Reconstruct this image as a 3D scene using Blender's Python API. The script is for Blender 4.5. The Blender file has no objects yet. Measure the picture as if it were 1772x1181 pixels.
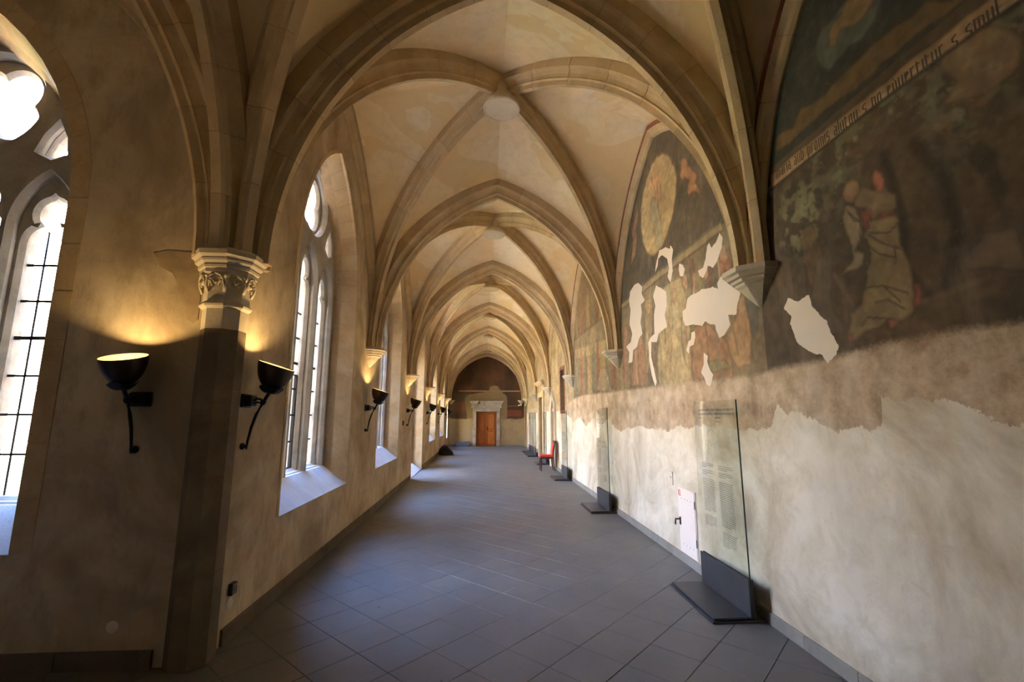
import bpy, bmesh, math, random
import numpy as np
from mathutils import Vector, Matrix
random.seed(4)
rng = np.random.RandomState(11)
scene = bpy.context.scene
COL = scene.collection
# ------------------------------------------------------------ camera
cam_d = bpy.data.cameras.new('camera'); cam = bpy.data.objects.new('camera', cam_d); COL.objects.link(cam)
scene.camera = cam
cam_d.sensor_width = 36.0
cam_d.lens = 36.0*787.0/1772.0
cam_d.clip_start = 0.05; cam_d.clip_end = 300
PITCH, YAW = math.radians(9.344), math.radians(3.659)
cam.location = (0, 0, 1.75)
cam.rotation_euler = (math.radians(90)+PITCH, 0, -YAW)
# ------------------------------------------------------------ exposure, world, sun
scene.view_settings.view_transform = 'Standard'
scene.view_settings.look = 'None'
scene.view_settings.gamma = 1.0
scene.view_settings.use_curve_mapping = False
scene.view_settings.exposure = 0.25
cy = scene.cycles
cy.max_bounces = 10; cy.diffuse_bounces = 7; cy.glossy_bounces = 3; cy.transmission_bounces = 6; cy.transparent_max_bounces = 16
cy.use_denoising = True
cy.caustics_reflective = False; cy.caustics_refractive = False
cy.sample_clamp_indirect = 20
SKY = 60.0
SUN = 330.0
world = bpy.data.worlds.new('sky'); scene.world = world; world.use_nodes = True
wn = world.node_tree; wn.nodes.clear()
wo = wn.nodes.new('ShaderNodeOutputWorld'); wb = wn.nodes.new('ShaderNodeBackground')
wg = wn.nodes.new('ShaderNodeTexCoord'); ws = wn.nodes.new('ShaderNodeSeparateXYZ'); wr = wn.nodes.new('ShaderNodeValToRGB')
wn.links.new(wg.outputs['Generated'], ws.inputs[0]); wn.links.new(ws.outputs['Z'], wr.inputs[0])
wr.color_ramp.elements[0].position = 0.0; wr.color_ramp.elements[0].color = (0.95, 0.97, 1.0, 1)
wr.color_ramp.elements[1].position = 0.75; wr.color_ramp.elements[1].color = (0.26, 0.45, 1.0, 1)
wn.links.new(wr.outputs[0], wb.inputs['Color']); wb.inputs['Strength'].default_value = SKY
wn.links.new(wb.outputs[0], wo.inputs['Surface'])
sun_d = bpy.data.lights.new('sun', 'SUN'); sun = bpy.data.objects.new('sun', sun_d); COL.objects.link(sun)
sun_d.energy = SUN; sun_d.angle = math.radians(0.6); sun_d.color = (1.0, 0.83, 0.56)
sun.rotation_euler = Vector((-0.34, 0.24, -0.90)).to_track_quat('-Z', 'Y').to_euler()
# ------------------------------------------------------------ material helpers
MATS = {}
def nt(name):
    m = bpy.data.materials.new(name); m.use_nodes = True
    t = m.node_tree; t.nodes.clear()
    out = t.nodes.new('ShaderNodeOutputMaterial'); b = t.nodes.new('ShaderNodeBsdfPrincipled')
    t.links.new(b.outputs[0], out.inputs[0])
    MATS[name] = m
    return m, t, b, out
def _coord(t):
    g = t.nodes.new('ShaderNodeNewGeometry'); return g.outputs['Position']
def _noise(t, vec, scale, detail=6, rough=0.6, stretch=None, dist=0.0):
    if stretch:
        mp = t.nodes.new('ShaderNodeMapping'); mp.inputs['Scale'].default_value = stretch
        t.links.new(vec, mp.inputs['Vector']); vec = mp.outputs[0]
    n = t.nodes.new('ShaderNodeTexNoise'); n.inputs['Scale'].default_value = scale
    n.inputs['Detail'].default_value = detail; n.inputs['Roughness'].default_value = rough
    n.inputs['Distortion'].default_value = dist
    t.links.new(vec, n.inputs['Vector']); return n.outputs['Fac']
def _ramp(t, fac, stops):
    r = t.nodes.new('ShaderNodeValToRGB'); e = r.color_ramp.elements
    e[0].position, e[0].color = stops[0][0], tuple(stops[0][1])+(1,)
    e[1].position, e[1].color = stops[-1][0], tuple(stops[-1][1])+(1,)
    for p, c in stops[1:-1]:
        k = e.new(p); k.color = tuple(c)+(1,)
    t.links.new(fac, r.inputs[0]); return r.outputs['Color']
def _mix(t, fac, a, b, mode='MIX'):
    m = t.nodes.new('ShaderNodeMix'); m.data_type = 'RGBA'; m.blend_type = mode
    for sock, v in ((m.inputs[0], fac), (m.inputs[6], a), (m.inputs[7], b)):
        if hasattr(v, 'is_output'): t.links.new(v, sock)
        elif isinstance(v, (int, float)): sock.default_value = v
        else: sock.default_value = tuple(v)+(1,)
    return m.outputs[2]
def _math(t, op, a, b=None, clamp=False):
    m = t.nodes.new('ShaderNodeMath'); m.operation = op; m.use_clamp = clamp
    for i, v in enumerate((a, b)):
        if v is None: continue
        if hasattr(v, 'is_output'): t.links.new(v, m.inputs[i])
        else: m.inputs[i].default_value = v
    return m.outputs[0]
def _smooth(t, v, lo, hi):
    m = t.nodes.new('ShaderNodeMapRange'); m.interpolation_type = 'SMOOTHSTEP'
    t.links.new(v, m.inputs[0]); m.inputs[1].default_value = lo; m.inputs[2].default_value = hi
    return m.outputs[0]
def _bump(t, b, fac, strength, dist):
    k = t.nodes.new('ShaderNodeBump'); k.inputs['Strength'].default_value = strength; k.inputs['Distance'].default_value = dist
    t.links.new(fac, k.inputs['Height']); t.links.new(k.outputs[0], b.inputs['Normal'])
def lin(r, g, b):
    f = lambda c: (c/255/12.92) if c <= 10 else ((c/255+0.055)/1.055)**2.4
    return (f(r), f(g), f(b))
def plaster(name, c1, c2, c3, stain=None, bump=0.25, vert=False):
    m, t, b, o = nt(name)
    p = _coord(t)
    n1 = _noise(t, p, 0.9, 8, 0.62, dist=0.6)
    n2 = _noise(t, p, 7, 8, 0.7, stretch=(1, 1, 0.45) if vert else None)
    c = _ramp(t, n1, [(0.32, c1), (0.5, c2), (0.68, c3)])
    c = _mix(t, _math(t, 'MULTIPLY', _smooth(t, n2, 0.45, 0.66), 0.5 if vert else 0.22), c, tuple(x*0.62 for x in c2))
    if stain:
        n3 = _noise(t, p, 0.65, 3, 0.5, dist=1.5)
        c = _mix(t, _math(t, 'MULTIPLY', _smooth(t, n3, 0.55, 0.565), 0.55), c, stain)
    n4 = _noise(t, p, 60, 4, 0.6)
    c = _mix(t, _math(t, 'MULTIPLY', _smooth(t, n4, 0.6, 0.8), 0.2), c, tuple(x*0.55 for x in c1))
    t.links.new(c, b.inputs['Base Color']); b.inputs['Roughness'].default_value = 0.9
    b.inputs['Specular IOR Level'].default_value = 0.2
    _bump(t, b, _math(t, 'ADD', n2, _math(t, 'MULTIPLY', n4, 0.3)), bump, 0.01)
    return m
def simple(name, col, rough=0.5, metal=0.0, noise=0.0, scale=20, spec=0.5, bump=0.0):
    m, t, b, o = nt(name)
    p = _coord(t); n = _noise(t, p, scale, 4)
    c = _ramp(t, n, [(0.3, tuple(x*(1-noise) for x in col)), (0.7, tuple(min(1, x*(1+noise)) for x in col))])
    t.links.new(c, b.inputs['Base Color'])
    b.inputs['Roughness'].default_value = rough; b.inputs['Metallic'].default_value = metal
    b.inputs['Specular IOR Level'].default_value = spec
    if bump: _bump(t, b, n, bump, 0.004)
    return m
VAULT = plaster('vault_plaster', (0.70, 0.54, 0.30), (0.77, 0.61, 0.37), (0.81, 0.69, 0.48), stain=(0.68, 0.48, 0.22), bump=0.15)
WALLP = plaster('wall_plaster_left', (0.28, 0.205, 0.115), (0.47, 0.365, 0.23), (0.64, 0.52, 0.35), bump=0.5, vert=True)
def stone(name, a, bcol, c, sc=3):
    m, t, b, o = nt(name)
    p = _coord(t); oi = t.nodes.new('ShaderNodeObjectInfo')
    n1 = _noise(t, p, sc, 7, 0.65, dist=0.4); n2 = _noise(t, p, 45, 5, 0.65)
    col = _ramp(t, n1, [(0.3, a), (0.5, bcol), (0.72, c)])
    col = _mix(t, _math(t, 'MULTIPLY', oi.outputs['Random'], 0.45), col, tuple(x*0.72 for x in bcol))
    col = _mix(t, _math(t, 'MULTIPLY', _smooth(t, n2, 0.55, 0.75), 0.4), col, tuple(x*0.5 for x in a))
    t.links.new(col, b.inputs['Base Color']); b.inputs['Roughness'].default_value = 0.85
    b.inputs['Specular IOR Level'].default_value = 0.25
    _bump(t, b, n2, 0.35, 0.008)
    return m
RIB = stone('rib_sandstone', (0.44, 0.32, 0.175), (0.56, 0.42, 0.24), (0.64, 0.50, 0.32))
JAMB = stone('jamb_sandstone', (0.42, 0.28, 0.13), (0.52, 0.38, 0.21), (0.60, 0.48, 0.31))
TRAC = stone('tracery_stone', (0.30, 0.26, 0.21), (0.45, 0.40, 0.33), (0.58, 0.53, 0.45))
SILL = stone('sill_stone', (0.46, 0.44, 0.43), (0.54, 0.52, 0.50), (0.60, 0.58, 0.55))
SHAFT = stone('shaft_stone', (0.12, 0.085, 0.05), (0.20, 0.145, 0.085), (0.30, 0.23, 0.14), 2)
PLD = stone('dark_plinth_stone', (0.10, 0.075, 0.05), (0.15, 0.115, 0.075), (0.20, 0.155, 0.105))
PATCH = simple('brown_repair_plaster', (0.34, 0.24, 0.13), 0.92, noise=0.2, scale=9, bump=0.3)
CAPST = stone('capital_stone', (0.50, 0.41, 0.28), (0.58, 0.49, 0.35), (0.64, 0.56, 0.42))
CORB = stone('corbel_stone', (0.44, 0.37, 0.27), (0.54, 0.46, 0.35), (0.60, 0.53, 0.42))
MORT = simple('mortar', (0.34, 0.26, 0.16), 0.95, noise=0.2)
DARKP = plaster('darkened_unseen_plaster', (0.10, 0.075, 0.05), (0.19, 0.145, 0.10), (0.30, 0.24, 0.17))  # for unseen walls, darkened to cut bounced light near the camera
JMORT = simple('jamb_mortar', (0.40, 0.29, 0.165), 0.95, noise=0.15)
BASEST = stone('plinth_stone', (0.22, 0.19, 0.16), (0.28, 0.25, 0.21), (0.34, 0.31, 0.27))
IRON = simple('black_iron', (0.012, 0.011, 0.010), 0.45, 0.6, noise=0.3)
BRONZE = simple('bronze_dark', (0.045, 0.026, 0.014), 0.38, 0.7, noise=0.3, scale=8)
LEAD = simple('lead_came', (0.03, 0.03, 0.035), 0.5, 0.5)
STEEL = simple('charcoal_steel', (0.034, 0.034, 0.037), 0.5, 0.1, noise=0.2, scale=4)
REDPAINT = simple('red_painted_band', (0.20, 0.055, 0.03), 0.9, noise=0.4, scale=6)
RED = simple('red_upholstery', (0.55, 0.035, 0.02), 0.8, noise=0.15, scale=60)
DWOOD = simple('dark_wood', (0.055, 0.014, 0.008), 0.4, noise=0.3)
PRINT = simple('printed_ink', (0.05, 0.05, 0.045), 0.7)
PRINTG = simple('printed_grey', (0.30, 0.30, 0.26), 0.7)
WHITEM = simple('white_painted_metal', (0.80, 0.69, 0.61), 0.45, noise=0.03)
DISC = simple('pale_cover_plate', (0.66, 0.58, 0.46), 0.6, noise=0.05)
BLACKP = simple('black_plastic', (0.012, 0.012, 0.012), 0.4)
GREYB = simple('grey_metal_box', (0.12, 0.125, 0.125), 0.6, noise=0.1)
PACK = simple('black_nylon', (0.014, 0.014, 0.018), 0.8, noise=0.3, scale=30, bump=0.3)
PINK = simple('pink_webbing', (0.50, 0.22, 0.55), 0.7)
REDS = simple('red_sign', (0.6, 0.03, 0.02), 0.5)
WSIGN = simple('white_sign', (0.75, 0.7, 0.66), 0.5)
BOWLIN = simple('cream_enamel', (0.16, 0.13, 0.07), 0.6)
INK = simple('faded_black_lettering', (0.045, 0.032, 0.022), 0.9, noise=0.4, scale=15)
GRASS = simple('lawn_grass', (0.10, 0.14, 0.05), 0.9, noise=0.4, scale=3)
GRAVEL = simple('sunlit_gravel', (0.50, 0.42, 0.30), 0.9, noise=0.2, scale=2)
def wood_mat():
    m, t, b, o = nt('orange_door_wood'); p = _coord(t)
    n = _noise(t, p, 5, 6, 0.6, stretch=(6, 6, 0.5), dist=0.8)
    c = _ramp(t, n, [(0.3, (0.30, 0.085, 0.014)), (0.55, (0.46, 0.15, 0.028)), (0.75, (0.55, 0.20, 0.045))])
    t.links.new(c, b.inputs['Base Color']); b.inputs['Roughness'].default_value = 0.42; return m
DOORW = wood_mat()
def glass_mat(name, tint, mixg):
    m, t, b, o = nt(name); t.nodes.remove(b)
    tr = t.nodes.new('ShaderNodeBsdfTransparent'); tr.inputs[0].default_value = tint+(1,)
    gl = t.nodes.new('ShaderNodeBsdfGlossy'); gl.inputs['Roughness'].default_value = 0.02
    lw = t.nodes.new('ShaderNodeLayerWeight'); lw.inputs[0].default_value = .5
    fr = _math(t, 'ADD', _math(t, 'MULTIPLY', _math(t, 'POWER', lw.outputs['Facing'], 5.0), .9), .045)
    mx = t.nodes.new('ShaderNodeMixShader')
    t.links.new(_math(t, 'MULTIPLY', fr, mixg), mx.inputs[0])
    t.links.new(tr.outputs[0], mx.inputs[1]); t.links.new(gl.outputs[0], mx.inputs[2]); t.links.new(mx.outputs[0], o.inputs[0])
    return m
PANE = glass_mat('window_glass', (0.93, 0.95, 0.95), 0.5)
SHEET = glass_mat('panel_glass', (0.97, 0.985, 0.955), 0.7)
EDGE = simple('glass_edge_teal', (0.008, 0.045, 0.040), 0.15, noise=0.2)
def floor_mat():
    m, t, b, o = nt('floor_slate'); p = _coord(t); oi = t.nodes.new('ShaderNodeObjectInfo')
    n1 = _noise(t, p, 1.3, 6, 0.6, dist=0.5); n2 = _noise(t, p, 28, 6, 0.7)
    c = _ramp(t, n1, [(0.3, (0.100, 0.092, 0.084)), (0.55, (0.130, 0.119, 0.109)), (0.75, (0.158, 0.145, 0.132))])
    c = _mix(t, _math(t, 'MULTIPLY', oi.outputs['Random'], 0.35), c, (0.10, 0.094, 0.092))
    c = _mix(t, _math(t, 'MULTIPLY', _smooth(t, n2, 0.62, 0.72), 0.3), c, (0.22, 0.2, 0.17))
    n3 = _noise(t, p, 9, 2, 0.5)
    c = _mix(t, _smooth(t, n3, 0.745, 0.76), c, (0.05, 0.045, 0.04))
    n5 = _noise(t, p, 2.3, 5, 0.75)
    c = _mix(t, _math(t, 'MULTIPLY', _smooth(t, n5, 0.68, 0.72), 0.5), c, (0.32, 0.24, 0.15))
    t.links.new(c, b.inputs['Base Color'])
    t.links.new(_math(t, 'ADD', _math(t, 'MULTIPLY', n2, 0.2), 0.42), b.inputs['Roughness'])
    b.inputs['Specular IOR Level'].default_value = 0.5
    _bump(t, b, n2, 0.12, 0.003)
    return m
FLOOR = floor_mat()
JOINT = simple('floor_joint', (0.11, 0.10, 0.09), 0.95, noise=0.3)
def emis(name, col, s):
    m, t, b, o = nt(name); b.inputs['Base Color'].default_value = col+(1,)
    b.inputs['Emission Color'].default_value = col+(1,); b.inputs['Emission Strength'].default_value = s; return m
BULB = emis('halogen_bulb', (1.0, 0.78, 0.42), 4.0)
def fresco_mat(name='fresco_wall'):
    """plaster below, painted fresco above, bare patches: thresholds on measured outlines with ragged noise"""
    m, t, b, o = nt(name); p = _coord(t)
    def att(n, out='Fac'):
        a = t.nodes.new('ShaderNodeAttribute'); a.attribute_name = n; return a.outputs[out]
    n0 = _noise(t, p, 1.1, 7, 0.62, dist=0.7); n1 = _noise(t, p, 11, 7, 0.7); n2 = _noise(t, p, 34, 6, 0.7)
    nv = _noise(t, p, 2.2, 6, 0.65, stretch=(1, 1, 0.22)); nm = _noise(t, p, 4.2, 12, 0.78, dist=0.4); nh = _noise(t, p, 3.4, 12, 0.72)
    low = _ramp(t, n0, [(0.36, (0.42, 0.34, 0.235)), (0.5, (0.62, 0.54, 0.41)), (0.62, (0.74, 0.66, 0.53))])
    low = _mix(t, _math(t, 'MULTIPLY', _smooth(t, nm, 0.45, 0.70), 0.52), low, (0.43, 0.345, 0.23))
    low = _mix(t, _math(t, 'MULTIPLY', _smooth(t, nv, 0.52, 0.7), 0.3), low, (0.72, 0.66, 0.57))
    rough = _ramp(t, nh, [(0.34, (0.25, 0.165, 0.095)), (0.5, (0.42, 0.305, 0.195)), (0.64, (0.55, 0.43, 0.295))])
    rough = _mix(t, _math(t, 'MULTIPLY', _smooth(t, n2, 0.56, 0.68), 0.38), rough, (0.22, 0.13, 0.085))
    rough = _mix(t, _math(t, 'MULTIPLY', _smooth(t, nv, 0.5, 0.68), 0.4), rough, (0.50, 0.40, 0.30))
    bare = _mix(t, _math(t, 'MULTIPLY', n1, 0.25), (0.66, 0.56, 0.45), (0.52, 0.43, 0.33))
    paint = att('paint', 'Color')
    paint = _mix(t, _math(t, 'MULTIPLY', _smooth(t, n1, 0.5, 0.75), 0.35), paint, (0.10, 0.08, 0.06))
    paint = _mix(t, _math(t, 'MULTIPLY', _smooth(t, nv, 0.55, 0.75), 0.25), paint, (0.30, 0.24, 0.17))
    paint = _mix(t, _math(t, 'MULTIPLY', _smooth(t, n2, 0.62, 0.74), 0.3), paint, (0.36, 0.28, 0.2))
    jit = _math(t, 'MULTIPLY', _math(t, 'ADD', _math(t, 'SUBTRACT', n1, 0.5), _math(t, 'SUBTRACT', n2, 0.5)), 0.28)
    k1 = _smooth(t, _math(t, 'ADD', att('zone_paint'), _math(t, 'MULTIPLY', jit, 0.7)), 0.38, 0.62)
    k2 = _smooth(t, _math(t, 'ADD', att('zone_low'), _math(t, 'MULTIPLY', jit, 1.0)), 0.49, 0.51)
    k3 = _smooth(t, _math(t, 'ADD', att('zone_bare'), _math(t, 'MULTIPLY', jit, 0.9)), 0.485, 0.515)
    c = _mix(t, k1, rough, paint); c = _mix(t, k3, c, bare); c = _mix(t, k2, c, low)
    t.links.new(c, b.inputs['Base Color']); b.inputs['Roughness'].default_value = 0.88
    b.inputs['Specular IOR Level'].default_value = 0.25
    h = _math(t, 'ADD', _math(t, 'MULTIPLY', n1, 0.6), _math(t, 'ADD', _math(t, 'MULTIPLY', k2, 0.35), _math(t, 'MULTIPLY', k3, 0.3)))
    _bump(t, b, h, 0.28, 0.012)
    return m
FRESCO = fresco_mat()
# ------------------------------------------------------------ object helpers
def link(name, me, parent=None, mat=None):
    o = bpy.data.objects.new(name, me); COL.objects.link(o)
    if mat is not None and me is not None and not me.materials: me.materials.append(mat)
    if parent is not None: o.parent = parent
    return o
def mesh(name, V, F, mat=None, parent=None, smooth=False):
    me = bpy.data.meshes.new(name); me.from_pydata([tuple(v) for v in V], [], F); me.validate(); me.update()
    bm = bmesh.new(); bm.from_mesh(me); bmesh.ops.recalc_face_normals(bm, faces=bm.faces); bm.to_mesh(me); bm.free()
    if smooth: me.shade_smooth()
    return link(name, me, parent, mat)
def thing(name, label, cat, loc=(0, 0, 0), rz=0.0, group=None):
    o = bpy.data.objects.new(name, None); COL.objects.link(o); o.location = loc; o.rotation_euler = (0, 0, rz)
    o['label'] = label; o['category'] = cat
    if group: o['group'] = group
    o.empty_display_size = 0.2
    return o
def struct(o): o['kind'] = 'structure'; return o
def sempty(name):
    o = bpy.data.objects.new(name, None); COL.objects.link(o); o['kind'] = 'structure'; return o
class MB:
    def __init__(s): s.V = []; s.F = []
    def add(s, V, F):
        k = len(s.V); s.V += [tuple(v) for v in V]; s.F += [tuple(i+k for i in f) for f in F]; return s
    def box(s, x0, x1, y0, y1, z0, z1):
        V = [(x, y, z) for x in (x0, x1) for y in (y0, y1) for z in (z0, z1)]
        return s.add(V, [(0, 1, 3, 2), (4, 6, 7, 5), (0, 4, 5, 1), (2, 3, 7, 6), (0, 2, 6, 4), (1, 5, 7, 3)])
    def bbox(s, x0, x1, y0, y1, z0, z1, b):
        """box with chamfered edges"""
        X = (x0, x0+b, x1-b, x1); Y = (y0, y0+b, y1-b, y1)
        rings = []
        for z, k in ((z0, 1), (z0+b, 0), (z1-b, 0), (z1, 1)):
            a0, a1, b0, b1 = (X[1], X[2], Y[1], Y[2]) if k else (X[0], X[3], Y[0], Y[3])
            c = b if not k else 0
            rings.append([(a0+c, b0, z), (a1-c, b0, z), (a1, b0+c, z), (a1, b1-c, z), (a1-c, b1, z), (a0+c, b1, z), (a0, b1-c, z), (a0, b0+c, z)])
        return s.loft(rings, True, True)
    def loft(s, rings, closed=True, caps=False):
        n = len(rings[0]); V = [v for r in rings for v in r]; F = []
        for i in range(len(rings)-1):
            for j in range(n if closed else n-1):
                k = (j+1) % n; F.append((i*n+j, i*n+k, (i+1)*n+k, (i+1)*n+j))
        if caps: F.append(tuple(range(n))); F.append(tuple((len(rings)-1)*n+j for j in range(n)))
        return s.add(V, F)
    def tube(s, pts, rad, n=8, caps=True):
        pts = [Vector(p) for p in pts]; rings = []
        for i, p in enumerate(pts):
            t = (pts[min(i+1, len(pts)-1)]-pts[max(i-1, 0)]).normalized()
            a = t.cross(Vector((0.13, 0.21, 0.97)) if abs(t.z) < 0.9 else Vector((1, 0.1, 0))).normalized(); b = t.cross(a)
            r = rad[i] if isinstance(rad, (list, tuple)) else rad
            rings.append([p+a*r*math.cos(q)+b*r*math.sin(q) for q in [2*math.pi*k/n for k in range(n)]])
        return s.loft(rings, True, caps)
    def lathe(s, prof, n=16, M=None, caps=False):
        rings = []
        for r, z in prof:
            rings.append([(M @ Vector((r*math.cos(q), r*math.sin(q), z))) if M else (r*math.cos(q), r*math.sin(q), z) for q in [2*math.pi*k/n for k in range(n)]])
        return s.loft(rings, True, caps)
    def obj(s, name, mat, parent=None, smooth=False, M=None):
        V = [M @ Vector(v) for v in s.V] if M is not None else s.V
        return mesh(name, V, s.F, mat, parent, smooth)
def copy_tree(o, parent=None):
    c = o.copy(); COL.objects.link(c)
    if parent is not None: c.parent = parent
    for ch in list(o.children): copy_tree(ch, c)
    return c
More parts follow.
